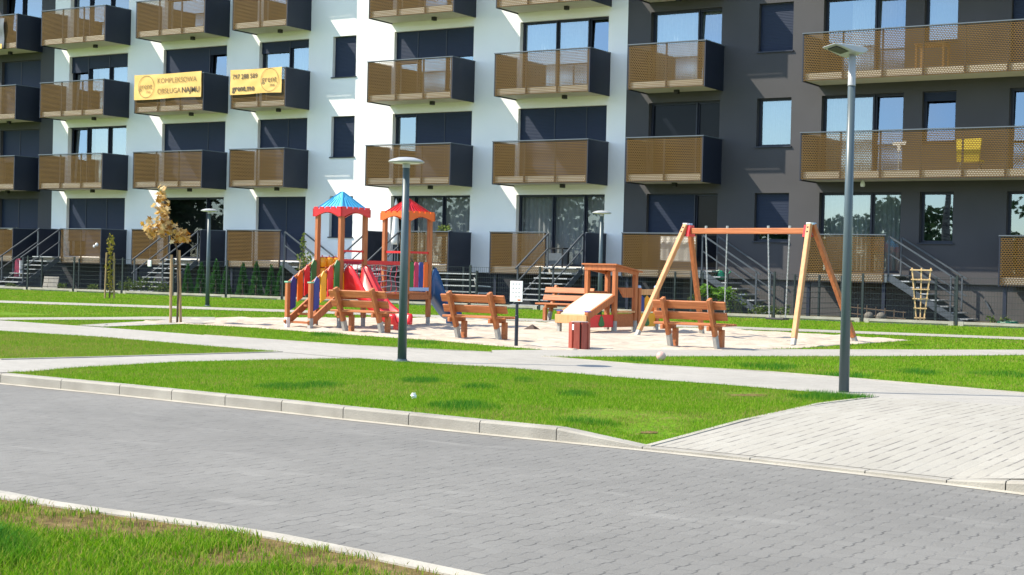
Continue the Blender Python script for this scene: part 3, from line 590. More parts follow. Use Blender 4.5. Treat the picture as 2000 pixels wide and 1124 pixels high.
lettering([('grent', -39.58, 8.34, .34, 0, 'LEFT'), ('me', -39.18, 8.17, .19, 0, 'LEFT')], YB, INK, b2)
ring(-39.20, 8.42, .43, YB, .018).build('logo_ring', INKL, b2, off=b2.location)
b3 = banner('creased dark grey banner with white letters and a yellow bottom band at the left edge', -57.2, -54.1, 10.42, 11.72, BAND, .05)
lettering([('SPRZEDAŻ', -54.42, 11.36, .36, .01, 'RIGHT')], -.04-.095, WINK, b3)
MB().box(-57.18, -54.12, -.155, -.148, 10.42, 10.62).build('yellow_band', BANY, b3, off=b3.location)
BL = pbr('blue_banner_vinyl', (.03, .22, .55), .5, .05, 3)

# ---------------------------------------------------------------- garden fence on its concrete base
FX = [-34.95+2.55*k for k in range(-12, 14)]; FY = -4.0; FZ = .30
fen = thing('garden_fence', 'low dark green wire fence on pale concrete base panels along the gardens', 'fence', (-35, FY, FZ))
fo = Vector((-35, FY, FZ))
for x in FX: m = MB(); m.box(x-.03, x+.03, -4.02, -3.98, FZ-.1, FZ+1.32); m.build('fence_post', FENCE, fen, off=fo)
for a, b in zip(FX[:-1], FX[1:]):
    m = MB()
    for k in range(8): z = FZ+.17+k*.155; m.box(a+.03, b-.03, -4.006, -3.994, z-.004, z+.004)
    n = 34
    for k in range(1, n): x = a+(b-a)*k/n; m.box(x-.002, x+.002, -4.002, -3.998, FZ+.15, FZ+1.27)
    m.build('wire_panel', FENCE, fen, off=fo)
    m = MB(); m.box(a+.06, b-.06, -4.03, -3.97, FZ+.045, FZ+.115); m.box(a+.06, a+.2, -4.035, -3.965, FZ-.1, FZ+.118); m.box(b-.2, b-.06, -4.035, -3.965, FZ-.1, FZ+.118)
    m.box(a+.2, b-.2, -3.99, -3.97, FZ-.1, FZ+.045); m.build('base_panel', CONC2, fen, off=fo)
gt = thing('steel_gate', 'grey steel garden gate with five pale horizontal bars behind the play tower', 'gate', (*onY(892, 575, -3.2)[:2], .3))
m = MB(); m.box(-.78, -.73, -.03, .03, 0, 1.1); m.build('gate_post', FENCE, gt); m = MB(); m.box(.73, .79, -.03, .03, 0, 1.15); m.build('gate_post', FENCE, gt)
m = MB()
for k in range(6): z = .08+k*.192; m.box(-.73, .73, -.012, .012, z-.018, z+.018)
m.build('gate_bars', GALV, gt)
sheet('garden_bed', [(-75, -3.96), (0, -3.96), (0, 1.5), (-75, 1.5)], .008, SOIL, fine=False)
dv = [(-47.0, 0), (-36.1, 0), (-20.4, 0), (-19.4, 0), (-13.9, 0)]
for i, x in enumerate((-47.2, -30.2, -20.3, -16.6, -13.2)):
    t = thing('dividing_fence', ['dark dividing fence between gardens near the left steps', 'dark dividing fence between gardens behind the info sign', 'dark dividing fence between gardens behind the right swing seat', 'dark dividing fence beside the tall lamp post', 'dark dividing fence right of the trellis'][i], 'fence', (x, -3.9, .3), 0, 'fences between the gardens')
    for y in (.15, 2.0, 3.8): m = MB(); m.box(-.025, .025, y-.025, y+.025, -.1, 1.25); m.build('fence_post', FENCE, t)
    m = MB()
    for k in range(8): z = .15+k*.15; m.box(-.005, .005, .175, 3.775, z-.005, z+.005)
    m.build('wire_panel', FENCE, t)

# ---------------------------------------------------------------- lamp posts
def disc_lamp(p, h, label):
    t = thing('street_lamp', label, 'street lamp', p, 0, 'mushroom street lamps')
    m = MB(); m.lathe([(.12, 0), (.12, .015), (.075, .03), (.07, .05)], 20); m.build('base_plate', LAMPP, t, smooth=False)
    m = MB(); m.tube([(0, 0, .03), (0, 0, h*.5), (0, 0, h-.12)], [.066, .057, .048], 18); m.build('pole', LAMPP, t, smooth=True)
    m = MB(); m.tube([(0, 0, h-.13), (0, 0, h-.05)], [.055, .055], 16)
    m.build('collar', LAMPH, t)
    m = MB(); m.lathe([(.03, -.06), (.245, -.055), (.262, -.045), (.25, -.03), (.20, -.005), (.12, .018), (.03, .026), (.001, .027)], 36, (0, 0, h)); hd = m.build('lamp_head', LAMPH, t, smooth=True)
    m = MB(); m.lathe([(.05, -.066), (.2, -.064), (.2, -.058), (.05, -.058)], 30, (0, 0, h)); m.build('diffuser', WHITEP, hd, smooth=True)
    m = MB()
    for k in range(6): a = k*PI/3+.2; m.box(-.004, .004, .06, .22, .0, .004, Matrix.Translation((0, 0, h+.014))@Matrix.Rotation(a, 4, 'Z')@Matrix.Rotation(-.16, 4, 'X'))
    m.build('seam', LAMPP, hd); return t
disc_lamp(gp(785, 708), 2.92, 'dark mushroom lamp with a white disc head standing in front of the play tower')
disc_lamp(gp(405, 599), 2.92, 'far mushroom lamp with a white disc head beside the autumn sapling')
disc_lamp(gd(1172, 42.0), 2.92, 'far mushroom lamp with a white disc head behind the wooden playhouse')
p = gp(1648, 768); t = thing('street_lamp', 'tall dark grey street lamp with a flat slanted light head at the right path', 'street lamp', p)
m = MB(); m.tube([(0, 0, -.02), (0, 0, 2.0), (0, 0, 3.62)], [.061, .052, .043], 20); m.build('pole', LAMPP, t, smooth=True)
m = MB(); m.tube([(0, 0, 3.62), (0, 0, 3.63), (0, 0, 3.97)], [.049, .045, .04], 18); m.build('collar', LAMPH, t, smooth=True)
dz = math.atan2(-RT.y*.86-fw.y*.5, -RT.x*.86-fw.x*.5)
Mh = Matrix.Translation((0, 0, 4.0))@Matrix.Scale(.88, 4)@Matrix.Rotation(dz, 4, 'Z')@Matrix.Rotation(-.07, 4, 'Y')@Matrix.Rotation(.12, 4, 'X')
m = MB(); prof = [(-.13, .02), (-.15, .04), (-.13, .065), (-.05, .078), (.30, .062), (.42, .050), (.42, .036), (.30, .022), (.08, -.02), (-.06, -.02)]
m.prism(prof, lambda u, v, w: Mh@Vector((u, w*(1-.35*max(0, u)), v)), -.15, .15); hd = m.build('lamp_head', LAMPH, t, bevel=.008)
m = MB(); m.box(.10, .36, -.085, .085, .012, .03, Mh@Matrix.Rotation(-.10, 4, 'Y')@Matrix.Translation((0, 0, -.035))); m.build('light_panel', BLACK, hd)

# ---------------------------------------------------------------- benches
def bench(p, rz, label):
    t = thing('park_bench', label, 'bench', p, rz, 'wooden benches round the playground'); Lb = 1.5
    for sx in (-.48, .48):
        m = MB(); m.bar((sx, .15, .24), (sx, -.13, .92), .075, .115, (0, 1, 0)); lg = m.build('rear_leg', WOOD, t, bevel=.008)
        m = MB(); m.bar((sx, .235, -.02), (sx, .152, .238), .068, .108, (0, 1, 0)); m.build('leg_foot', GREYW, lg)
        m = MB(); m.box(sx-.045, sx+.045, .36, .46, -.02, .35); m.build('front_leg', WOOD, t, bevel=.006)
        m = MB(); m.box(sx-.10, sx-.04 if sx < 0 else sx-.04, -.02, .52, .335, .42); m.build('seat_support', WOOD, t, bevel=.006)
    for y in (.10, .265, .425): m = MB(); m.box(-Lb/2, Lb/2, y-.068, y+.068, .422, .465); m.build('seat_plank', WOODX, t, bevel=.008)
    for z in (.60, .80):
        y = .15-(z-.24)*.28/.68+.082
        m = MB(); m.bar((-Lb/2, y, z), (Lb/2, y, z), .04, .155, (0, -.38, .92)); m.build('back_plank', WOODX, t, bevel=.008)
    return t
def bench_at(x0, x1, py, rz, label, dep=None):
    p = gp((x0+x1)/2, py) if dep is None else gd((x0+x1)/2, dep); p.z -= .0
    q = Matrix.Rotation(rz, 3, 'Z')@Vector((0, -.2, 0)); return bench((p.x+q.x, p.y+q.y, p.z), rz, label)
bench_at(655, 762, 651, -.03, 'brown wooden bench seen from behind in front of the red slide')
bench_at(872, 994, 664, -.03, 'brown wooden bench seen from behind left of the info sign')
bench_at(1282, 1424, 680, -.03, 'brown wooden bench seen from behind in front of the swing')
bench_at(1046, 1160, 628, PI-.03, 'pale sunlit wooden bench facing the camera behind the playhouse ramp')

# ---------------------------------------------------------------- play tower with slides
TH = math.radians(-7.5)
pc = gp(662, 641); e1 = Vector((math.cos(TH), math.sin(TH), 0)); e2 = Vector((-math.sin(TH), math.cos(TH), 0))
sT = .74; c0 = pc-e1*sT/2+e2*sT/2
pl = thing('play_tower', 'wooden play structure with two roofed towers, net bridge, steps, red and blue slides', 'playground', c0, TH)
hs = sT/2; DK = .80
def tower(cy, roofm, bandm, top):
    for sx in (-1, 1):
        for sy in (-1, 1):
            m = MB(); m.box(sx*hs-.05, sx*hs+.05, cy+sy*hs-.05, cy+sy*hs+.05, .22, 2.55); po = m.build('post', WOOD, pl, bevel=.01)
            m = MB(); m.box(sx*hs-.035, sx*hs+.035, cy+sy*hs-.035, cy+sy*hs+.035, -.05, .22); m.build('post_foot', GREYW, po)
    m = MB(); m.box(-hs-.02, hs+.02, cy-hs-.02, cy+hs+.02, DK-.05, DK); 
    for sy in (-1, 1): m.box(-hs-.05, hs+.05, cy+sy*(hs+.03)-.02, cy+sy*(hs+.03)+.02, DK-.17, DK-.052); m.box(sy*(hs+.03)-.02, sy*(hs+.03)+.02, cy-hs, cy+hs, DK-.17, DK-.052)
    m.build('deck', WOODX, pl)
    R_ = hs+.085
    for k in range(4):
        # arched fascia board with a battlement top
        pts = [(-R_, 2.46), (-R_+.10, 2.46)]+[(-R_+.10+(2*R_-.20)*i/8, 2.46+.10*math.sin(PI*i/8)) for i in range(1, 8)]+[(R_-.10, 2.46), (R_, 2.46), (R_, 2.635)]
        nt_ = 5
        for i in range(nt_):
            a = R_-2*R_*(i+.15)/nt_; b = R_-2*R_*(i+.85)/nt_; pts += [(a, 2.635), (a, 2.675), (b, 2.675), (b, 2.635)]
        pts += [(-R_, 2.635)]
        Mk = Matrix.Translation((0, cy, 0))@Matrix.Rotation(k*PI/2, 4, 'Z')
        m = MB(); m.prism(pts, lambda u, v, w: Mk@Vector((u, -R_+w, v)), .0, .03); m.build('fascia', bandm, pl)
    m = MB(); ap = Vector((0, cy, top)); e = R_-.05
    cs = [Vector((-e, cy-e, 2.62)), Vector((e, cy-e, 2.62)), Vector((e, cy+e, 2.62)), Vector((-e, cy+e, 2.62))]
    m.add(cs+[ap], [(0, 1, 4), (1, 2, 4), (2, 3, 4), (3, 0, 4)]); m.add(cs, [(3, 2, 1, 0)]); rf = m.build('roof', roofm, pl)
    m = MB()
    for i in range(4):
        a, b = cs[i], cs[(i+1) % 4]
        for f in (.0, .2, .35, .5, .65, .8):
            q = a.lerp(b, f); tp = ap.lerp(a.lerp(b, f), .04 if f == 0 else .25+abs(f-.5)*.5); m.bar(q+Vector((0, 0, .012)), tp+Vector((0, 0, .012)), .03, .02)
    m.build('roof_rib', roofm, rf)
tower(0, SKYP, REDP, 3.03); CY = 2.13; tower(CY, REDP, ORAP, 2.98)
# steps with coloured palisades
st = MB(); run = .86; st.box(-hs+.05, hs-.05, -hs-.10, -hs-.055, DK-.16, DK-.02)
stp = st.build('steps', WOOD, pl)
for sx in (-1, 1): st = MB(); st.bar((sx*hs, -hs-.02, DK-.10), (sx*hs, -hs-run-.05, .08), .05, .15); st.build('stringer', WOOD, stp)
for i in range(4): z = DK-.18*(i+.7); y = -hs-run*(i+.7)/4.4; m = MB(); m.box(-hs+.02, hs-.02, y-.09, y+.09, z-.04, z); m.build('tread', WOODX, stp)
for sx in (-1, 1):
    m = MB(); m.box(sx*hs-.045, sx*hs+.045, -hs-run-.045, -hs-run+.045, .22, .98); po = m.build('newel_post', WOOD, pl, bevel=.008)
    m = MB(); m.box(sx*hs-.045, sx*hs+.045, -hs-run-.045, -hs-run+.045, -.03, .218); m.build('post_foot', WHITEP if sx < 0 else GREYW, po)
    m = MB(); m.box(sx*hs-.055, sx*hs+.055, -hs-run-.055, -hs-run+.055, .98, 1.01); m.build('post_cap', CAPG, po)
    m = MB(); m.bar((sx*hs, -hs-run, .96), (sx*hs, -hs, 1.50), .05, .07); m.build('rail', WOOD, pl, bevel=.006)
    for i, mt in enumerate((NAVP, YELP if sx > 0 else ORAP, REDP, GREP)):
        y = -hs-run+.12+i*.2; zm = .96+(.54)*(y+hs+run)/run; m = MB(); lo = zm-.66+(.06 if i else .0)
        m.prism([(-.075, lo), (.075, lo+.08), (.075, zm+.02), (0, zm+.09), (-.075, zm-.03)], lambda u, v, w: Vector((sx*hs+.03+w, y+u, v)), 0, .025); m.build('picket', mt, pl)
# tic-tac-toe rollers in the far side
for r_ in range(3):
    for c_ in range(3):
        m = MB(); m.lathe([(.07, 0), (.095, .03), (.095, .19), (.07, .22)], 14, (-hs, -.22+c_*.21, DK+.06+r_*.235)); m.build('roller', YELP, pl, smooth=True)
m = MB()
for c_ in range(3): m.tube([(-hs, -.22+c_*.21, DK), (-hs, -.22+c_*.21, DK+.8)], .012, 6)
for r_ in range(4): m.tube([(-hs, -hs, DK+.045+r_*.235), (-hs, hs, DK+.045+r_*.235)], .016, 8)
m.build('roller_frame', ROPE, pl)
m = MB(); m.box(-hs-.03, hs+.03, hs-.02, hs+.02, 1.58, 1.66); m.box(-hs, hs, -hs+.02, -hs+.0, 2.2, 2.2); 
for z in (DK+.70, DK+.90): m2 = MB(); m2.bar((hs, -hs, z), (hs, hs, z), .03, .045); m2.build('safety_bar', REDP, pl)
# red slide: a curved trough with humped side walls
def slide(mat, origin, d, side, length, name, h0, wid=.26):
    d = Vector(d); side = Vector(side); n = 16; prof = []
    vs = []; fs = []
    for i in range(n+1):
        t = i/n; s = length*t
        z = h0*(1-t)**1.0 if t < .001 else h0*(0.5+.5*math.cos(PI*min(1, t*1.06)))*.86+h0*.14*(1-t)+.16
        wallh = .40*math.exp(-(max(0, t-.10)/.30)**2)*(.55+.45*min(1, t/.10))+.19
        w = wid; th = .05
        for (a, b) in ((-w-.035, wallh-.035), (-w, wallh+.015), (-w+.035, wallh-.035), (-w+.07, .05), (-w*.4, .0), (w*.4, .0), (w-.07, .05), (w-.035, wallh-.035), (w, wallh+.015), (w+.035, wallh-.035), (w+.02, -.03), (-w-.02, -.03)):
            vs.append(Vector(origin)+d*s+side*a+Vector((0, 0, z+b)))
    k = 12
    for i in range(n):
        for j in range(k): fs.append((i*k+j, i*k+(j+1) % k, (i+1)*k+(j+1) % k, (i+1)*k+j))
    fs += [tuple(range(k)), tuple(range(n*k, n*k+k))[::-1]]
    o = MB().add(vs, fs).build(name, mat, pl, smooth=True)
    foot = Vector(origin)+d*(length-.12); m = MB(); m.box(foot.x-.09, foot.x+.09, foot.y-.09, foot.y+.09, -.02, .15); m.build('slide_foot', mat, o)
    return o
slide(REDP, (hs-.02, 0, 0), (1, 0, 0), (0, 1, 0), 1.62, 'slide', .68)['label'] = 'red slide'
slide(BLUP, (0.22, CY+hs+.06, 0), (.0, 1, 0), (1, 0, 0), 1.05, 'slide', .66, .19)['label'] = 'blue slide'
for y in (-hs+.05, hs-.14): m = MB(); m.box(hs+.0, hs+.04, y, y+.09, DK-.05, DK+.42); m.build('slide_board', YELP, pl)
m = MB(); m.quad((-.0, -.3, 0), (0, .3, 0), (0, .3, .5), (0, -.3, .5))
# net bridge between the towers
m = MB()
for k in range(8): y = hs+.08+k*(CY-2*hs-.16)/7; m.box(-hs+.04, hs-.04, y-.085, y+.085, DK-.07, DK-.03)
m.build('bridge_deck', WOODX, pl)
for sx in (-1, 1):
    m = MB(); m.bar((sx*hs, hs, DK+.66), (sx*hs, CY-hs, DK+.66), .05, .085); m.build('bridge_rail', REDP if sx > 0 else ROPE, pl)
    for mt, par in ((WROPE, 0), (ROPE, 1)):
        m = MB(); y0, y1 = hs+.04, CY-hs-.04; n = 6
        if par == 0:
            for k in range(6): z = DK+k*.12; m.tube([(sx*hs, y0+(y1-y0)*j/8, z+.02*math.sin(j*1.3+k)) for j in range(9)], .011, 5)
        else:
            for j in range(9):
                y = y0+(y1-y0)*j/8; m.tube([(sx*hs, y+.03*math.sin(k*1.7+j), DK-.05+k*.118) for k in range(7)], .011, 5)
        m.build('rope_net', mt, pl)
for i, mt in enumerate((GREP, MAGP, NAVP, ORAP)):
    y = CY-hs+.13+i*.16; m = MB()
    m.prism([(-.068, DK+.1), (.068, DK+.1), (.062, DK+.35), (.068, DK+.62), (.045, DK+.70), (-.045, DK+.70), (-.068, DK+.62), (-.062, DK+.35)], lambda u, v, w: Vector((hs+w, y+u, v)), 0, .03); m.build('picket', mt, pl)
m = MB(); m.bar((hs+.02, CY-hs, DK+.07), (hs+.02, CY+hs, DK+.07), .05, .08); m.build('picket_rail', CAPB, pl)
m = MB(); m.bar((hs, CY-hs, DK+.92), (hs, CY+hs, DK+.92), .035, .05); m.build('safety_bar', REDP, pl)
m = MB(); m.bar((-hs, CY-hs, DK+.92), (hs, CY-hs, DK+.92), .035, .05); m.build('safety_bar', REDP, pl)

# ---------------------------------------------------------------- wooden playhouse boat with ramp
pc = gp(1199, 650); s2 = .77; c0 = pc-e1*s2/2+e2*s2/2
ph = thing('playhouse', 'wooden boat shaped playhouse with a flat roofed cabin and sloping ramp', 'playhouse', c0, TH); h2 = s2/2
for sx in (-1, 1):
    for sy in (-1, 1):
        zt = 1.46 if sx < 0 else 1.46; m = MB(); m.box(sx*h2-.05, sx*h2+.05, sy*h2-.05, sy*h2+.05, .26, 1.46 - (.10 if sy > 0 else 0)); po = m.build('post', WOOD, ph, bevel=.008)
        m = MB(); m.box(sx*h2-.045, sx*h2+.045, sy*h2-.045, sy*h2+.045, -.03, .258); m.build('post_foot', GREYW, po)
m = MB(); m.prism([(-h2-.1, 1.50), (h2+.16, 1.345), (h2+.16, 1.375), (-h2-.1, 1.53)], lambda u, v, w: Vector((w, u, v)), -h2-.1, h2+.1); m.build('roof', WOODX, ph)
m = MB()
for sx in (-1, 1): m.prism([(-h2-.05, 1.40), (h2+.05, 1.28), (h2+.05, 1.355), (-h2-.05, 1.495)], lambda u, v, w: Vector((sx*(h2+.035)+w, u, v)), -.02, .02)
m.box(-h2-.05, h2+.05, -h2-.06, -h2-.055+.0, 1.38, 1.49); m.build('roof_beam', WOOD, ph)
rl = 1.02
m = MB(); m.prism([(-h2-.02, .86), (-h2-rl, .42), (-h2-rl, .38), (-h2-.02, .82)], lambda u, v, w: Vector((w, u, v)), -h2-.0, h2-.02); m.build('ramp', RAMPW, ph, bevel=.004)
for sx in (-1, 1): m = MB(); m.bar((sx*(h2+.0), -h2, .78), (sx*(h2+.0), -h2-rl, .35), .05, .14); m.build('ramp_beam', WOOD, ph)
m = MB(); m.box(-h2-.06, h2+.03, -h2-rl-.06, -h2-rl-.02, .20, .39); m.build('ramp_board', WOODL, ph, bevel=.006)
for sx in (-1, 1):
    m = MB(); m.box(sx*h2-.045, sx*h2+.045, -h2-rl-.015, -h2-rl+.075, .24, .46); po = m.build('post', WOOD, ph)
    m = MB(); m.box(sx*h2-.04, sx*h2+.04, -h2-rl-.01, -h2-rl+.07, -.03, .238); m.build('post_foot', GREYW, po)
    m = MB(); m.box(sx*h2-.055, sx*h2+.055, -h2-rl-.018, -h2-rl+.085, .46, .482); m.build('post_cap', CAPN, po)
for (ya, yb, mt, zt) in ((-h2-rl+.08, -h2-.06, ORAP, .40), (-h2+.06, h2-.06, WOODX, .42), (h2+.06, h2+.86, YELP, .42)):
    m = MB(); m.box(h2-.02, h2+.015, ya, yb, .12, zt); hp = m.build('hull_panel', REDP if mt is ORAP else mt, ph)
    if mt is not WOODX:
        yc = (ya+yb)/2; m = MB()
        m.prism([(0, .39), (-.05, .34), (-.08, .26), (-.11, .2), (-.09, .15), (-.03, .14), (-.03, .13), (.03, .13), (.03, .14), (.09, .15), (.11, .2), (.08, .26), (.05, .34)], lambda u, v, w: Vector((h2+.016+w, yc+u, v)), 0, .008); m.build('leaf_emblem', GREP, hp)
m = MB(); m.box(h2-.12, h2+.06, -h2+.06, h2-.06, .44, .48); m.build('counter', WOODL, ph)
m = MB(); m.prism([(-.26, 1.0), (.30, 1.0), (.30, .78), (-.05, .78)], lambda u, v, w: Vector((h2+w, u, v)), -.02, .02); m.build('window_board', WOOD, ph)
m = MB(); m.box(-h2-.05, -h2+.02, -h2+.05, h2-.05, .5, .9); m.build('cabin_panel', WOODX, ph)
for y in (h2+.14, h2+.86):
    m = MB(); m.box(-.05+h2-.0, .05+h2, y-.05, y+.05, .2, 1.0); po = m.build('post', WOOD, ph)
    m = MB(); m.box(h2-.045, h2+.045, y-.045, y+.045, -.03, .198); m.build('post_foot', GREYW, po)
    m = MB(); m.lathe([(.06, 0), (.06, .04), (.03, .06)], 10, (h2, y, 1.0)); m.build('post_cap', CAPB, po)
m = MB(); m.box(h2-.03, h2+.03, h2+.19, h2+.81, .84, .97); m.build('bow_rail', WOODL, ph, bevel=.006)
for i, mt in enumerate((NAVP, YELP, ORAP)):
    y = h2+.28+i*.2; m = MB(); m.prism([(-.08, .46), (.08, .46), (.08, .76), (0, .83), (-.08, .76)], lambda u, v, w: Vector((h2-.012+w, y+u, v)), 0, .025); m.build('picket', mt, ph)

# ---------------------------------------------------------------- swing
A, Bq, Cq, Dq = gp(1253, 657), gp(1356, 652), gp(1560, 676), gp(1668, 669)
cen = (A+Bq+Cq+Dq)/4; th = math.atan2(((Cq+Dq)-(A+Bq)).y, ((Cq+Dq)-(A+Bq)).x)
sw = thing('swing_set', 'orange brown wooden two seat swing frame with blue post caps', 'swing', cen, th)
half = 1.93; bl = 1.50; hb = 2.33; fs_ = 1.12
for sx in (-1, 1):
    for sy in (-1, 1):
        f = Vector((sx*half, sy*fs_, .12)); a = Vector((sx*(bl+.05), sy*.06, hb+.08)); lo = f.lerp(a, .05)
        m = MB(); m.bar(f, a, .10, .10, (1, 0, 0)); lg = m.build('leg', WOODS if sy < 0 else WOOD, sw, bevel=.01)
        m = MB(); g = f-(a-f).normalized()*.15; m.bar(g, f, .085, .085, (1, 0, 0)); m.build('leg_foot', GREYW, lg)
        m = MB(); m.bar(a+Vector((0, 0, -.01)), a+Vector((0, 0, .03)), .10, .10); m.build('leg_cap', CAPB if sy > 0 else WHITEP, lg)
    for zz in (.93, .97):
        q = Vector((sx*half, -fs_, .12)).lerp(Vector((sx*(bl+.05), -.06, hb+.08)), zz); m = MB(); m.box(q.x-.016, q.x+.016, q.y-.062, q.y-.045, q.z-.016, q.z+.016); m.build('bolt', BLACK, sw)
    m = MB(); m.prism([(-.13, hb-.18), (.13, hb-.18), (.07, hb+.06), (-.07, hb+.06)], lambda u, v, w: Vector((sx*(bl-.03)+w, u, v)), -.04, .04); m.build('bracket', REDP, sw)
m = MB(); m.box(-bl+.02, bl-.02, -.05, .05, hb-.12, hb); m.build('beam', WOODX, sw, bevel=.01)
def xs_at(px): 
    # where along the beam the pixel column lies
    best = min((abs(0), 0),)
    pos = None; bd = 1e9
    for k in range(-150, 151):
        q = cen+Vector((math.cos(th), math.sin(th), 0))*(k/100)+Vector((0, 0, 1.8)); v = q-CAM; pxx = 1000+FPX*v.dot(RT)/v.dot(fw)
        if abs(pxx-px) < bd: bd = abs(pxx-px); pos = k/100
    return pos
for (pa, pb, sh) in ((1378, 1419, .05), (1499, 1541, .02)):
    xa, xb = xs_at(pa), xs_at(pb); m = MB()
    for x, dx in ((xa, .06), (xb, -.07)): 
        for k in range(40):
            t0, t1 = k/40, (k+1.25)/40; q0 = Vector((x+dx*t0+sh*t0, 0, hb-.12-1.74*t0)); q1 = Vector((x+dx*t1+sh*t1, 0, hb-.12-1.74*t1)); m.bar(q0, q1, .012 if k % 2 else .026, .026 if k % 2 else .012)
        m.box(x-.02, x+.02, -.02, .02, hb, hb+.05)
    m.build('chain', CHAIN, sw)
    m = MB(); m.box(xa+.06+sh-.03, xb-.07+sh+.03, -.11, .11, .44, .48); m.build('seat', BLACK, sw, bevel=.012)

# ---------------------------------------------------------------- bin, sign, sand toys
p = gp(1131, 682); t = thing('litter_bin', 'red brown wooden slatted litter bin on the path edge', 'bin', p, .25)
m = MB(); n = 8; R_ = .165
m.lathe([(.13, .0), (.135, .02), (.135, .44), (.12, .44), (.12, .05)], 20); m.build('liner', BLACK, t)
for k in range(n):
    a = 2*PI*k/n; M_ = Matrix.Rotation(a, 4, 'Z')@Matrix.Translation((0, -R_, 0)); m = MB(); m.box(-.055, .055, -.018, .018, .0, .47, M_); m.build('slat', REDW, t, bevel=.005)
m = MB(); a = 0; m.box(-.02, .02, -R_-.022, -R_-.019, .34, .44, Matrix.Rotation(-.4, 4, 'Z')); m.build('sticker', WHITEP, t)
m = MB(); m.lathe([(.10, .47), (.15, .475), (.15, .485), (.10, .485)], 16); m.build('rim', GREYW, t)
p = gp(1008, 677); yawc = math.atan2(CAM.y-p.y, CAM.x-p.x)+PI/2
t = thing('info_sign', 'small white notice board on a dark post beside the path', 'sign', p, .08)
m = MB(); m.tube([(0, 0, -.02), (0, 0, .55), (0, 0, .56), (0, 0, 1.16)], [.033, .033, .027, .027], 14); m.build('post', ANTH, t, smooth=False)
m = MB(); m.box(-.125, .125, -.045, -.03, .80, 1.17); m.build('board', WHITEP, t, bevel=.003)
m = MB()
for r_ in range(4):
    for c_ in range(3):
        if (r_, c_) != (3, 0): x = -.065+c_*.06; z = 1.12-r_*.075; m.box(x-.012, x+.012, -.048, -.0455, z-.018, z+.012)
m.build('pictograms', pbr('faded_print', (.40, .40, .42), .6), t)
m = MB(); m.box(.03, .09, -.048, -.0455, .82, .845); m.build('colour_mark', ORAP, t)
p = gp(1038, 645); t = MB(); t.add([(-.2, -.14, -.02), (.2, -.16, -.02), (.2, .16, -.02), (-.2, .15, -.02), (.02, 0, .13)], [(0, 1, 4), (1, 2, 4), (2, 3, 4), (3, 0, 4), (3, 2, 1, 0)]); o = t.build('rubber_pyramid', pbr('dark_brown_rubber', (.05, .03, .022), .8), None); o.location = p; tag(o, 'small dark brown pyramid lying on the sand right of the info sign', 'play block')
t = thing('ball', 'worn pale pink and white football lying in the grass', 'ball', gp(1291, 705))
bm = bmesh.new(); bmesh.ops.create_icosphere(bm, subdivisions=3, radius=.075)
me = bpy.data.meshes.new('shell'); bm.to_mesh(me); bm.free(); me.transform(Matrix.Translation((0, 0, .07))); me.materials.append(pbr('worn_ball_leather', (.55, .27, .22), .6, col2=(.60, .50, .46), scale=9)); me.polygons.foreach_set('use_smooth', [True]*len(me.polygons))
o = bpy.data.objects.new('shell', me); COL.objects.link(o); o.parent = t
bm = bmesh.new(); bmesh.ops.create_icosphere(bm, subdivisions=2, radius=.03)
for v in bm.verts: v.co *= 1+.35*RNG.uniform(-1, 1)
me = bpy.data.meshes.new('paper_scrap'); bm.to_mesh(me); bm.free(); me.materials.append(WHITEP); o = bpy.data.objects.new('paper_scrap', me); COL.objects.link(o); o.location = gp(808, 781, .04); tag(o, 'crumpled white paper scrap lying in the front lawn', 'litter')

# ---------------------------------------------------------------- plants
def leaves(m, c, n, rad, size, flat=.5, up=0.3):
    """n leaf faces, each a small folded diamond, spread through an ellipsoid"""
    for i in range(n):
        while True:
            q = Vector((RNG.uniform(-1, 1), RNG.uniform(-1, 1), RNG.uniform(-1, 1)))
            if .15 < q.length < 1: break
        p = Vector(c)+Vector((q.x*rad[0], q.y*rad[1], q.z*rad[2])); s = size*RNG.uniform(.6, 1.25)
        M_ = Matrix.Translation(p)@Euler((RNG.uniform(-flat, flat)*PI, RNG.uniform(-flat, flat)*PI, RNG.uniform(0, 2*PI))).to_matrix().to_4x4()
        m.add([M_@Vector(v) for v in ((0, -s*.6, 0), (s*.42, 0, s*.12), (0, s*.75, 0), (-s*.42, 0, s*.12))], [(0, 1, 2), (0, 2, 3)])
def maple_leaf(m, p, s, rot):
    pts = [(0, -.5), (.16, -.22), (.5, -.34), (.36, -.05), (.55, .18), (.26, .2), (.0, .6), (-.26, .2), (-.55, .18), (-.36, -.05), (-.5, -.34), (-.16, -.22)]
    M_ = Matrix.Translation(p)@Euler(rot).to_matrix().to_4x4(); n = len(pts)
    m.add([M_@Vector((x*s, y*s, .22*s*abs(x))) for x, y in pts]+[M_@Vector((0, 0, 0))], [(i, (i+1) % n, n) for i in range(n)])
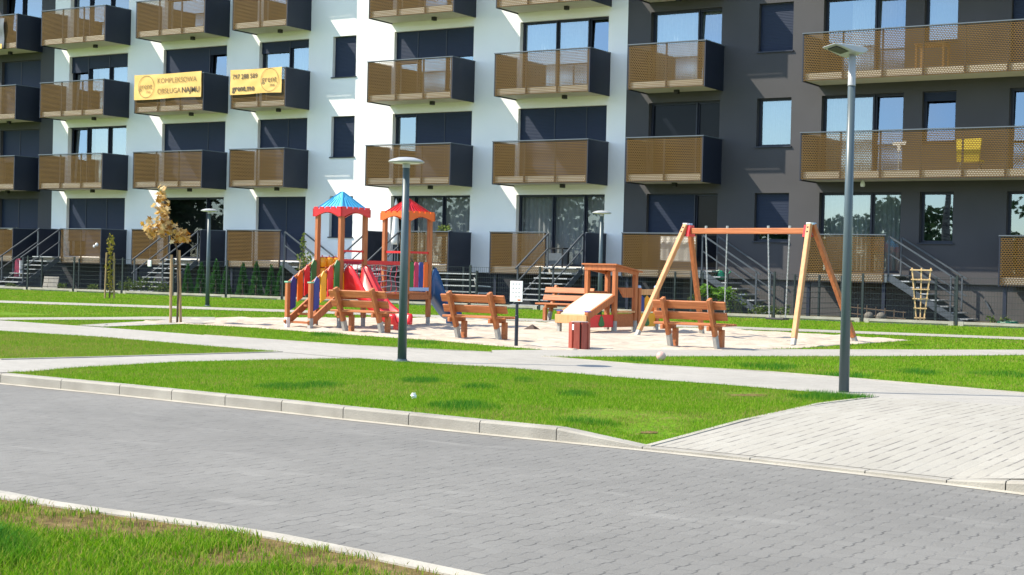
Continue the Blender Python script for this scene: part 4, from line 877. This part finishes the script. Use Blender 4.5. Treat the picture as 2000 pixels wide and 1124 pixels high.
# autumn maple sapling between three stakes
p = gp(345, 632); t = thing('sapling', 'young maple with tan autumn leaves tied between tall stakes', 'young tree', p)
sc = 35.0/FPX
def off(px, py): return RT*((px-345)*sc)+Vector((0, 0, (632-py)*sc))     # metres from the foot, in the plane facing the camera
m = MB(); m.tube([off(346, 632), off(347, 560), off(343, 490), off(328, 430), off(310, 372)], [.025, .022, .018, .012, .006], 8); tr = m.build('trunk', BARK, t, smooth=True)
for a in ((off(343, 480), off(300, 452)), (off(341, 475), off(352, 458)), (off(334, 450), off(288, 440)), (off(320, 410), off(318, 385))): m = MB(); m.tube([a[0], a[1]], [.010, .004], 6); m.build('branch', BARK, tr)
m = MB()
for (px, py, rx, ry, n) in ((310, 378, 8, 14, 16), (312, 405, 14, 18, 34), (318, 425, 10, 12, 20), (300, 440, 24, 14, 52), (325, 445, 22, 12, 40), (298, 458, 16, 8, 22), (352, 463, 16, 12, 44), (340, 470, 8, 6, 10), (347, 452, 8, 6, 8)):
    for i in range(n):
        a = RNG.uniform(0, 2*PI); q = math.sqrt(RNG.random()); pos = off(px+rx*q*math.cos(a), py+ry*q*math.sin(a))+fw*RNG.uniform(-.22, .22)
        maple_leaf(m, pos, RNG.uniform(.11, .17), (RNG.uniform(.3, 1.4), RNG.uniform(-.7, .7), RNG.uniform(0, 6.28)))
m.build('crown', MAPLE, t)
for (a, b, yo) in (((335, 634), (334, 498), -.1), ((352, 634), (346, 489), .05), ((347, 628), (342, 505), .3)): m = MB(); m.tube([off(*a)+fw*yo, off(*b)+fw*yo], .03, 8); m.build('stake', STAKE, t)
m = MB(); m.bar(off(334, 520)+fw*-.1, off(347, 518)+fw*.05, .02, .05); m.build('tie', BARK, t)
# small sapling caged by two stakes
p = gp(214, 583); t = thing('sapling', 'slim green sapling wrapped between two short stakes near the garden fence', 'young tree', p); sc2 = 54/FPX
m = MB(); m.tube([(0, 0, 0), (.03, 0, 1.0), (.0, 0, 2.1)], [.03, .02, .006], 7); m.build('trunk', BARK, t)
for x in (-.16, .15): m = MB(); m.tube([RT*x+Vector((0, 0, -.03)), RT*(x*.8)+Vector((0, 0, 1.55))], .03, 7); m.build('stake', STAKE, t)
m = MB()
for k in range(11): leaves(m, (RNG.uniform(-.06, .06), RNG.uniform(-.06, .06), .25+k*.17), 22, (.13, .13, .14), .075, .5)
leaves(m, (0, 0, 2.05), 22, (.10, .10, .15), .07); m.build('crown', SAPL, t)
# sapling behind the play steps
p = onY(590, 575, -2.6); t = thing('sapling', 'fresh green sapling with two pale stakes behind the play tower steps', 'young tree', (p.x, -2.6, .3))
m = MB(); m.tube([(0, 0, 0), (.02, 0, 1.3), (-.03, 0, 2.3)], [.03, .02, .006], 7); m.build('trunk', BARK, t)
for x in (-.17, .12): m = MB(); m.tube([RT*x+Vector((0, 0, 0)), RT*(x*.6)+Vector((.05, 0, 1.45))], .03, 7); m.build('stake', STAKE, t)
m = MB(); leaves(m, (0, 0, 1.95), 60, (.10, .10, .38), .08); leaves(m, (.1, 0, 1.45), 90, (.32, .3, .28), .085); leaves(m, (0, 0, 1.1), 30, (.25, .2, .2), .08); m.build('crown', PINEL, t)
# thuja row behind the fence
m = MB()
for i in range(420):
    z = RNG.random()**1.3; r_ = .24*(1-z)**.8*(.5+.5*RNG.random())+.01; a = RNG.uniform(0, 6.28); pz = Vector((r_*math.cos(a), r_*math.sin(a), .06+z*1.05)); s = .07*RNG.uniform(.7, 1.3)
    M_ = Matrix.Translation(pz)@Euler((RNG.uniform(-.4, .4), RNG.uniform(-.4, .4), a)).to_matrix().to_4x4(); m.add([M_@Vector(v) for v in ((-s*.4, 0, -s*.7), (s*.4, 0, -s*.7), (s*.15, .01, s), (-s*.15, .01, s))], [(0, 1, 2, 3)])
txs = [(366, 1.0), (392, 1.06), (421, 1.16), (441, .95), (474, 1.08), (500, 1.12), (529, 1.02), (548, 1.0)]
tl = ['leftmost small thuja in the row behind the fence', 'second thuja from the left, beside the far lamp post', 'tallest thuja just right of the far lamp post', 'thuja standing at the fence post right of the lamp', 'thuja left of the middle of the fence row', 'thuja below the mesh terrace front', 'thuja next to last on the right of the row', 'rightmost thuja beside the play tower steps']
first = None
for (px, s_), lb in zip(txs, tl):
    q = onY(px, 575, -2.9)
    if first is None: first = thing('thuja', lb, 'conifer', (q.x, -2.9, .3), 0, 'thujas behind the garden fence'); m.build('crown', THUJA, first); MB().tube([(0, 0, -.02), (0, 0, .5)], .02, 6).build('trunk', BARK, first); o = first
    else: o = dup(first); o['label'] = lb
    o.location = (q.x, -2.9, .3); o.rotation_euler.z = px; o.scale = (s_, s_, s_)
# hydrangea and weeds in the gardens
q = onY(1396, 600, -3.1); t = thing('hydrangea_bush', 'broad leaved bright green hydrangea behind the right bench', 'bush', (q.x, -3.1, .3))
m = MB(); leaves(m, (-.25, 0, .66), 90, (.34, .3, .22), .17, .3); leaves(m, (.3, 0, .62), 90, (.34, .3, .22), .17, .3); leaves(m, (-.3, 0, .82), 20, (.12, .12, .12), .15, .3); m.build('foliage', HYDR, t)
m = MB()
for k in range(5): m.tube([(RNG.uniform(-.1, .1), 0, 0), (RNG.uniform(-.4, .4), RNG.uniform(-.1, .1), .6)], [.012, .006], 5)
m.build('stem', BARK, t)
wp = [(185, 572, .35), (238, 572, .45), (250, 572, .6), (262, 574, .55), (275, 574, .7), (290, 574, .65), (310, 574, .5), (322, 575, .4), (20, 565, .3), (120, 570, .3), (1478, 612, .45), (1505, 612, .35), (1530, 612, .4), (1440, 610, .8), (1270, 606, .7), (640, 585, .4), (1360, 606, .7), (1950, 628, .3)]
wl = ['low weeds left of the caged sapling', 'weed clump right of the caged sapling', 'tall weed clump behind the caged sapling', 'weed clump between sapling and left steps', 'tallest leafy weeds at the left garden steps', 'leafy weeds in front of the left garden steps', 'weeds beside the autumn sapling stakes', 'small weeds under the autumn sapling', 'low weeds at the far left garden edge', 'low weeds below the left mesh terrace', 'pale weeds below the right swing seat', 'small weeds between fence and right swing chains', 'weeds right of the swing seat at the fence', 'loose shrub right of the hydrangea', 'dark shrub behind the playhouse bow', 'weeds behind the bench near the slide', 'shrub left of the hydrangea', 'low weeds near the garden hose']
for (px, py, h_), lb in zip(wp, wl):
    q = onY(px, py, -3.3); t = thing('garden_plant', lb, 'plant', (q.x, -3.3, .3), 0, 'weeds and plants along the garden fence'); m = MB()
    for k in range(5): leaves(m, (RNG.uniform(-.25, .25), RNG.uniform(-.15, .15), h_*RNG.uniform(.3, .8)), 16, (.13, .13, h_*.3), .07, .5)
    m.build('foliage', WEED, t); m = MB()
    for k in range(6): m.tube([(RNG.uniform(-.2, .2), 0, 0), (RNG.uniform(-.25, .25), RNG.uniform(-.1, .1), h_)], [.008, .004], 4)
    m.build('stem', WEED, t)
# trellis
q = onY(1797, 628, -3.75); t = thing('trellis', 'pale wooden fan trellis standing in the garden beside the right steps', 'trellis', (q.x, -3.75, .3), .1)
TW = pbr('pale_trellis_wood', (.62, .42, .20), .6, .1, 8, stretch=(8, 8, 1))
for i, (a, b) in enumerate(((-.085, -.25), (0, 0), (.085, .25))): m = MB(); m.bar((a, 0, 0), (b, 0, 1.5), .035, .025); m.build('upright', TW, t)
for k in range(6): z = .17+k*.255; w = .085+.165*z/1.5+.045; m = MB(); m.bar((-w, -.03, z), (w, -.03, z), .025, .035); m.build('crosspiece', TW, t)

# ---------------------------------------------------------------- garden and balcony belongings
def at(px, py, Y): return onY(px, py, Y)
q = at(945, 590, -2.2); t = thing('garden_chair', 'white plastic garden chair under the terrace behind the fence', 'chair', (q.x, -2.2, .3), 2.2)
CH = pbr('grey_white_plastic', (.42, .44, .42), .5)
m = MB(); m.box(-.23, .23, -.22, .22, .40, .44); m.build('seat', CH, t, bevel=.01)
m = MB(); m.prism([(-.24, .44), (.24, .44), (.22, .85), (.12, .92), (-.12, .92), (-.22, .85)], lambda u, v, w: Vector((u, .2+w+(v-.44)*.25, v)), 0, .025); m.build('backrest', CH, t)
for sx in (-1, 1):
    for sy in (-1, 1): m = MB(); m.bar((sx*.24, sy*.23, 0), (sx*.2, sy*.2, .4), .04, .04); m.build('leg', CH, t)
    m = MB(); m.bar((sx*.24, -.2, .64), (sx*.24, .24, .66), .05, .03); m.build('armrest', CH, t)
q = at(1408, 540, .55); t = thing('watering_can', 'green plastic watering can on the steps behind the swing', 'watering can', (q.x, .55, 1.42-.08))
for dz_ in (0,): pass
m = MB(); m.lathe([(.10, 0), (.12, .02), (.125, .15), (.09, .24), (.05, .27)], 18); GC = pbr('green_can_plastic', (.012, .26, .12), .35); m.build('body', GC, t, smooth=True)
m = MB(); m.tube([(.1, 0, .06), (.24, 0, .18), (.33, 0, .26)], [.03, .02, .016], 8); m.lathe([(.02, 0), (.05, .03)], 10, (.34, 0, .25)); m.build('spout', GC, t, smooth=True)
m = MB(); m.tube([(-.11, 0, .06), (-.22, 0, .14), (-.2, 0, .27), (-.06, 0, .30), (.04, 0, .27)], .014, 6); m.build('handle', GC, t)
q = at(32, 540, -1.4); t = thing('sledge', 'red plastic sledge with white rim leaning by the left steps', 'sledge', (q.x, -1.4, .75), .2); t.scale = (.8, .8, .85)
m = MB(); m.prism([(-.16, 0), (.16, 0), (.18, .2), (.18, .75), (.12, .88), (-.12, .88), (-.18, .75), (-.18, .2)], lambda u, v, w: Vector((u, w+v*.12, v)), 0, .05); m.build('shell', pbr('crimson_plastic', (.22, .012, .04), .4), t, bevel=.012)
m = MB(); m.box(.185, .23, -.02, .14, .02, .8); m.box(-.2, .2, -.02, .1, -.05, -.004); m.build('rim', WHITEP, t)
q = at(295, 515, -4.0); t = MB(); t.box(-.09, .09, -.10, -.04, -.12, .12); o = t.build('meter_box', WHITEP, None, bevel=.02); o.location = (q.x, -4.0, q.z); tag(o, 'small white box fixed to the fence near the left garden steps', 'box')
q = at(193, 482, -.05); t = MB(); t.lathe([(.01, 0), (.05, .02), (.065, .07), (.05, .13), (.01, .15)], 10); t.lathe([(.01, 0), (.04, .02), (.05, .08), (.01, .13)], 8, (-.15, 0, -.06)); o = t.build('wind_chime', WHITEP, None, smooth=True); o.location = (q.x, -.16, q.z); tag(o, 'small white ornament hanging on the left mesh terrace', 'ornament')
# stone slabs leaning under the left terrace
for i, px in enumerate((88, 98, 107)):
    q = at(px, 570, -1.9); m = MB(); m.box(-.13, .13, -.03, .03, 0, .52, Matrix.Rotation(-.18, 4, 'X')); o = m.build('paving_slab', CONC, None); o.location = (q.x, -1.9, .3); o.rotation_euler.z = .1*i
    tag(o, ['pale slab leaning under the left terrace, left of three', 'pale slab leaning under the left terrace, middle of three', 'pale slab leaning under the left terrace, right of three'][i], 'slab', 'slabs under the left terrace')
TBLW = pbr('dull_table_wood', (.22, .115, .045), .7, .1, 6)
STONEB = pbr('dull_stone', (.13, .12, .10), .9, .2, 8)
YT = pbr('bright_yellow_cloth', (.46, .35, .012), .7, .06, 6)
zf = 1.425+3+.24-3+.0
q = at(1890, 320, .35); t = thing('deck_chair', 'bright yellow fabric chair behind the mesh of the long balcony', 'chair', (q.x, .38, 4.67))
m = MB(); m.prism([(-.32, .30), (.32, .30), (.36, .92), (-.36, .90)], lambda u, v, w: Vector((u, w+(v-.3)*.12, v)), -.04, .04); m.build('backrest', YT, t)
m = MB(); m.box(-.32, .32, -.04, .5, .26, .32); m.build('seat', YT, t)
for sx in (-1, 1): m = MB(); m.bar((sx*.3, 0, 0), (sx*.3, .4, .28), .03, .03); m.bar((sx*.3, .4, 0), (sx*.3, 0, .28), .03, .03); m.build('leg', RAIL, t)
q = at(1755, 300, .4); t = MB(); t.prism([(-.2, .85), (.22, .9), (.2, .78), (.05, .8), (.06, .62), (-.04, .62), (-.05, .78), (-.18, .78)], lambda u, v, w: Vector((u, w, v)), 0, .02); t.tube([(0, .01, 0), (0, .01, .8)], .012, 6); o = t.build('laundry_stand', CURT, None); o.location = (q.x, .4, 4.67); tag(o, 'white laundry on a stand behind the long balcony mesh', 'laundry')
q = at(1820, 110, .5); t = thing('balcony_table', 'wooden table behind the mesh of the upper long balcony', 'table', (q.x, .55, 7.67))
m = MB(); m.box(-.45, .45, -.3, .3, .68, .72); m.build('tabletop', TBLW, t)
for sx in (-.4, .4):
    for sy in (-.25, .25): m = MB(); m.box(sx-.03, sx+.03, sy-.03, sy+.03, 0, .68); m.build('leg', TBLW, t)
for i, (px, lb) in enumerate(((1301, 'white sheet hung behind the terrace mesh beside the playhouse'), (1335, 'wider white sheet hung behind the terrace mesh near the swing leg'))):
    q = at(px, 495, .2); w = (.27, .42)[i]; m = MB(); n = 14; vs = []
    for k in range(n+1): x = -w+2*w*k/n; vs += [(x, .02*math.sin(k*1.1), 1.9+.12*(i == 0)*max(0, -x)*2), (x, .02*math.sin(k*1.1+.4), 2.68)]
    m.add(vs, [(2*k, 2*k+2, 2*k+3, 2*k+1) for k in range(n)]); o = m.build('bed_sheet', WHITEP, None, smooth=True); o.location = (q.x, .22, 0); tag(o, lb, 'laundry', 'sheets drying on the terrace')
q = at(772, 470, .45); t = thing('parasol', 'closed white parasol standing on the terrace behind the orange tower roof', 'parasol', (q.x, .45, 1.62))
m = MB(); m.tube([(0, 0, 0), (0, 0, 2.3)], .02, 8); m.build('pole', RAIL, t); m = MB(); m.lathe([(.14, .7), (.16, .85), (.12, 1.4), (.05, 2.2), (.005, 2.35)], 14); m.build('cloth', WHITEP, t, smooth=True)
q = at(866, 447, .05); t = thing('plant_box', 'green plants in a box on the terrace rail right of the play tower', 'plant', (q.x, .1, 2.78)); m = MB(); m.box(-.3, .3, -.06, .1, -.16, .02); m.build('box', ANTH, t); m = MB(); leaves(m, (0, 0, .12), 70, (.34, .1, .12), .08); m.build('foliage', PINEL, t)
q = at(1088, 500, .7); t = thing('terrace_table', 'dark terrace table with a grey box beneath at the top of the middle steps', 'table', (q.x, .75, 1.62))
m = MB(); m.box(-.35, .35, -.25, .25, .62, .66); m.build('tabletop', BLACK, t); m = MB(); m.box(-.28, .28, -.2, .2, .1, .48); m.build('storage_box', RAIL, t)
for sx in (-.3, .3):
    for sy in (-.2, .2): m = MB(); m.box(sx-.02, sx+.02, sy-.02, sy+.02, 0, .62); m.build('leg', BLACK, t)
for i, (px, lb) in enumerate(((1697, 'pale round stone ball by the fence, left of a pair'), (1721, 'pale round stone ball by the fence, right of a pair'))):
    q = at(px, 622, -3.2); bm = bmesh.new(); bmesh.ops.create_icosphere(bm, subdivisions=3, radius=.135); me = bpy.data.meshes.new('stone_ball'); bm.to_mesh(me); bm.free(); me.materials.append(STONEB); o = bpy.data.objects.new('stone_ball', me); COL.objects.link(o); o.location = (q.x, -3.2, .44); tag(o, lb, 'stone', 'stone balls in the garden')
t = thing('low_lattice', 'low brown wooden lattice fence under the right terrace', 'fence', (*at(1705, 610, -1.6)[:2], .3), -.12); m = MB()
for k in range(7): m.bar((-.75+k*.28, 0, 0), (-.75+k*.28, 0, .48-k*.03), .02, .02)
for z in (.18, .36): m.bar((-.8, 0, z), (1.0, 0, z-.1), .02, .025)
m.build('lattice', pbr('weathered_lattice', (.10, .07, .045), .8), t)
q = at(1968, 632, -3.4); m = MB()
for k in range(4): m.tube([(.32*math.cos(a*PI/10)*(1-.08*k), .25*math.sin(a*PI/10)*(1-.08*k), .03+k*.03) for a in range(21)], .016, 6)
o = m.build('garden_hose', pbr('green_hose', (.02, .14, .08), .4), None); o.location = (q.x, -3.4, .33); tag(o, 'coiled green hose on the ground in the right garden', 'hose')
q = at(1926, 597, 1.3); m = MB(); m.bar((-.06, 0, .12), (.09, 0, -.14), .04, .05); m.lathe([(.001, 0), (.04, .02), (.001, .05)], 8, (-.08, 0, .12)); o = m.build('garden_tap', STEEL, None); o.location = (q.x, 1.45, q.z); tag(o, 'small steel tap on the dark basement wall', 'tap')

# ---------------------------------------------------------------- trees across the road, seen only in the window panes
def far_tree(p, h, w, label):
    t = thing('broadleaf_tree', label, 'tree', p, 0, 'trees mirrored in the windows')
    m = MB(); m.tube([(0, 0, 0), (.2, .1, h*.4), (0, 0, h*.8)], [.35, .22, .06], 8); m.build('trunk', BARK, t)
    m = MB()
    for k in range(16):
        z = h*RNG.uniform(.3, .92); r_ = w*(1-abs(z/h-.55))*.7
        leaves(m, (RNG.uniform(-r_, r_), RNG.uniform(-r_, r_), z), 110, (w*.42, w*.42, h*.13), .36)
    m.build('crown', FAR, t); return t
proto = None; k = 0
for x, y, s_ in ((-172, -108, 2.0), (-160, -112, 2.1), (-150, -105, 1.9), (-140, -112, 2.1), (-131, -104, 1.85), (-121, -110, 2.1), (-112, -103, 1.9), (-102, -112, 2.1), (-93, -105, 1.85), (-84, -114, 2.0), (-66, -110, 1.5), (-60, -118, 1.25), (-51, -108, 1.45), (-43, -114, 1.1), (-36, -116, 1.6), (-26, -112, 1.35)):
    if proto is None: proto = o = far_tree((x, y, -.05), 6.5, 3.8, 'leafy green trees beyond the road mirrored in the ground floor windows')
    else: o = dup(proto)
    o.location = (x, y, -.05); o.scale = (s_, s_, s_); o.rotation_euler.z = k*1.7; k += 1
t = thing('birch_tree', 'birch trunk beyond the road mirrored in the small right window', 'tree', (-33.5, -60, -.05)); m = MB()
m.tube([(-1.0, 0, 0), (-.6, 0, 2), (0, 0, 4), (.1, 0, 12)], [.45, .36, .3, .12], 10); m.tube([(.3, .3, 0), (.2, .1, 2.4), (0, 0, 4.2)], [.28, .22, .2], 8); m.build('trunk', pbr('birch_bark', (.30, .28, .25), .9, col2=(.06, .05, .045), scale=3, stretch=(1, 1, 3)), t)


# ---------------------------------------------------------------- grass
rg = np.random.default_rng(5)
def inpoly(x, y, poly):
    c = np.zeros(len(x), bool); n = len(poly)
    for i in range(n):
        x1, y1 = poly[i]; x2, y2 = poly[(i+1) % n]
        if y1 == y2: continue
        k = ((y1 > y) != (y2 > y)) & (x < (x2-x1)*(y-y1)/(y2-y1)+x1); c ^= k
    return c
def vis(x, y, z):
    d = np.stack([x-CAM.x, y-CAM.y, z-CAM.z], 1); w = d@np.array(fw); u = d@np.array(RT)/w*FPX; v = d@np.array(UP)/w*FPX
    return (w > 1) & (abs(u) < 1450) & (v > -760), w
LUSH = [(560, 757, 60, 6), (820, 745, 40, 5), (945, 757, 40, 5), (905, 797, 75, 9), (1020, 745, 28, 4), (1130, 772, 40, 5), (1505, 718, 60, 6), (1645, 736, 45, 5), (1790, 728, 45, 5), (1955, 733, 50, 5), (1655, 774, 75, 9), (1240, 705, 30, 4), (640, 655, 35, 4), (830, 672, 35, 3), (1590, 779, 60, 5), (1160, 825, 60, 5), (620, 755, 50, 5)]
DRY = [(1455, 772, 55, 5), (1265, 845, 48, 9), (1230, 815, 110, 14)]
def patchmap(x, y, lst, zz=.12):
    o = np.zeros(len(x))
    for px, py, rx, ry in lst:
        c = gp(px, py); e = gp(px+rx, py); n_ = gp(px, py-ry)
        a = (e-c).length; b = (n_-c).length; dd = np.stack([x-c.x, y-c.y], 1); ux = np.array([RT.x, RT.y]); uy = np.array([fw.x, fw.y])/math.hypot(fw.x, fw.y)
        q = (dd@ux/a)**2+(dd@uy/b)**2+.55*patchy(x, y, 3.1); o = np.maximum(o, np.clip(1.25-q, 0, 1))
    return o
def patchy(x, y, sc):
    o = np.zeros(len(x))
    for i, (a, b, p) in enumerate(((1, .3, 0), (-.4, 1.1, 2), (.8, -.9, 4), (1.7, .6, 1), (-1.3, 1.9, 3))): o += np.sin(sc*(a*x+b*y)*1.7+p+np.sin(sc*(b*x-a*y)*1.1+i))
    return o/3.2
def blades(name, n, box, inside, outside, h, w, label=None, zoff=0.0, near=False, dens=None):
    x = rg.uniform(box[0], box[1], n); y = rg.uniform(box[2], box[3], n)
    k = np.zeros(n, bool)
    for p in inside: k |= inpoly(x, y, p)
    for p in outside: k &= ~inpoly(x, y, p)
    x, y = x[k], y[k]; z = (G(x, y) if not near else np.full(len(x), .015))+zoff
    k, dep = vis(x, y, z); x, y, z, dep = x[k], y[k], z[k], dep[k]
    if dens is not None: k = rg.random(len(x)) < dens(x, y); x, y, z, dep = x[k], y[k], z[k], dep[k]
    n = len(x); lush = patchmap(x, y, LUSH) if not near else np.clip(1-(((x+6.75)/.95)**2+((y+39.75)/.6)**2), 0, 1)*1.5
    dry = patchmap(x, y, DRY) if not near else np.clip(.08+.55*patchy(x, y, 1.6)+.5*patchy(x+9, y, 5.0)+.16+rg.normal(0, .22, n)+np.interp(y-np.interp(x, [p[0] for p in NE], [p[1] for p in NE]), [-1.25, -.75, -.12], [-.6, .22, .85])-1.2*lush, 0, 1)
    lush = np.clip(lush, 0, 1); k = rg.random(n) > dry*(.93 if near else .65); x, y, z, lush, dry, dep = x[k], y[k], z[k], lush[k], dry[k], dep[k]; n = len(x)
    hh = h*rg.uniform(.55, 1.3, n)*(1+(1.3 if near else .85)*lush)*(1-.35*dry); ww = w*rg.uniform(.7, 1.3, n); a = rg.uniform(0, 2*np.pi, n); b = rg.uniform(0, 2*np.pi, n); ln = rg.uniform(.15, .85, n)*hh
    ca, sa = np.cos(a)*ww/2, np.sin(a)*ww/2; lx, ly = np.cos(b)*ln, np.sin(b)*ln
    if near:
        V = np.stack([np.stack([x-ca, y-sa, z-.01], 1), np.stack([x+ca, y+sa, z-.01], 1), np.stack([x+ca*.8+lx*.35, y+sa*.8+ly*.35, z+hh*.6], 1), np.stack([x-ca*.8+lx*.35, y-sa*.8+ly*.35, z+hh*.6], 1), np.stack([x+lx, y+ly, z+hh*.95], 1)], 1).reshape(-1, 3)
        i0 = np.arange(n)*5; F = np.concatenate([np.stack([i0, i0+1, i0+2], 1), np.stack([i0, i0+2, i0+3], 1), np.stack([i0+3, i0+2, i0+4], 1)]); per = 5
    else:
        V = np.stack([np.stack([x-ca, y-sa, z-.01], 1), np.stack([x+ca, y+sa, z-.01], 1), np.stack([x+lx, y+ly, z+hh], 1)], 1).reshape(-1, 3); F = np.arange(n*3).reshape(-1, 3); per = 3
    me = bpy.data.meshes.new(name); me.vertices.add(len(V)); me.vertices.foreach_set('co', V.astype(np.float32).ravel())
    me.loops.add(F.size); me.loops.foreach_set('vertex_index', F.astype(np.int32).ravel()); me.polygons.add(len(F)); me.polygons.foreach_set('loop_start', np.arange(0, F.size, 3, dtype=np.int32)); me.polygons.foreach_set('loop_total', np.full(len(F), 3, np.int32))
    dry = np.clip(dry+.42*np.clip(patchy(x, y, .9)+.5*patchy(x, y, 2.7)+.15, 0, 1)*(not near)+(.35 if name == 'front_grass' else 0)*(x < -15.6), 0, 1)
    tn = np.where(lush > .15, lush, 0)*rg.uniform(.6, 1, n)-np.where(rg.random(n) < .07+dry*.8, rg.uniform(.3, 1, n), 0)
    at_ = me.attributes.new('tint', 'FLOAT', 'POINT'); at_.data.foreach_set('value', np.repeat(np.clip(tn, -1, 1), per).astype(np.float32))
    me.update(calc_edges=True); me.materials.append(BLADE); o = bpy.data.objects.new(name, me); COL.objects.link(o); o['kind'] = 'stuff'; print(name, n); return o
PAVED = [P_MAIN, P_LEFT, P_RIGHT, P_FAR, P_LINK, SAND, PLAZA]
LAWN = [(x, y-.02) for x, y in kback]+[(30, 60), (-120, 60), (-120, -30)]
blades('near_grass', 230000, (-10.5, -2.4, -41.6, -38.2), [[(x, y-.11) for x, y in NE]+[(30, -75), (-60, -75)]], [], .050, .0055, near=True)
blades('front_grass', 800000, (-27, -2, -33.2, -25.0), [LAWN], PAVED, .030, .007)
blades('middle_grass', 260000, (-30, -2, -27, -18), [LAWN], PAVED, .035, .010)
blades('far_grass', 260000, (-60, -6, -18, -4.05), [LAWN], PAVED, .04, .016)
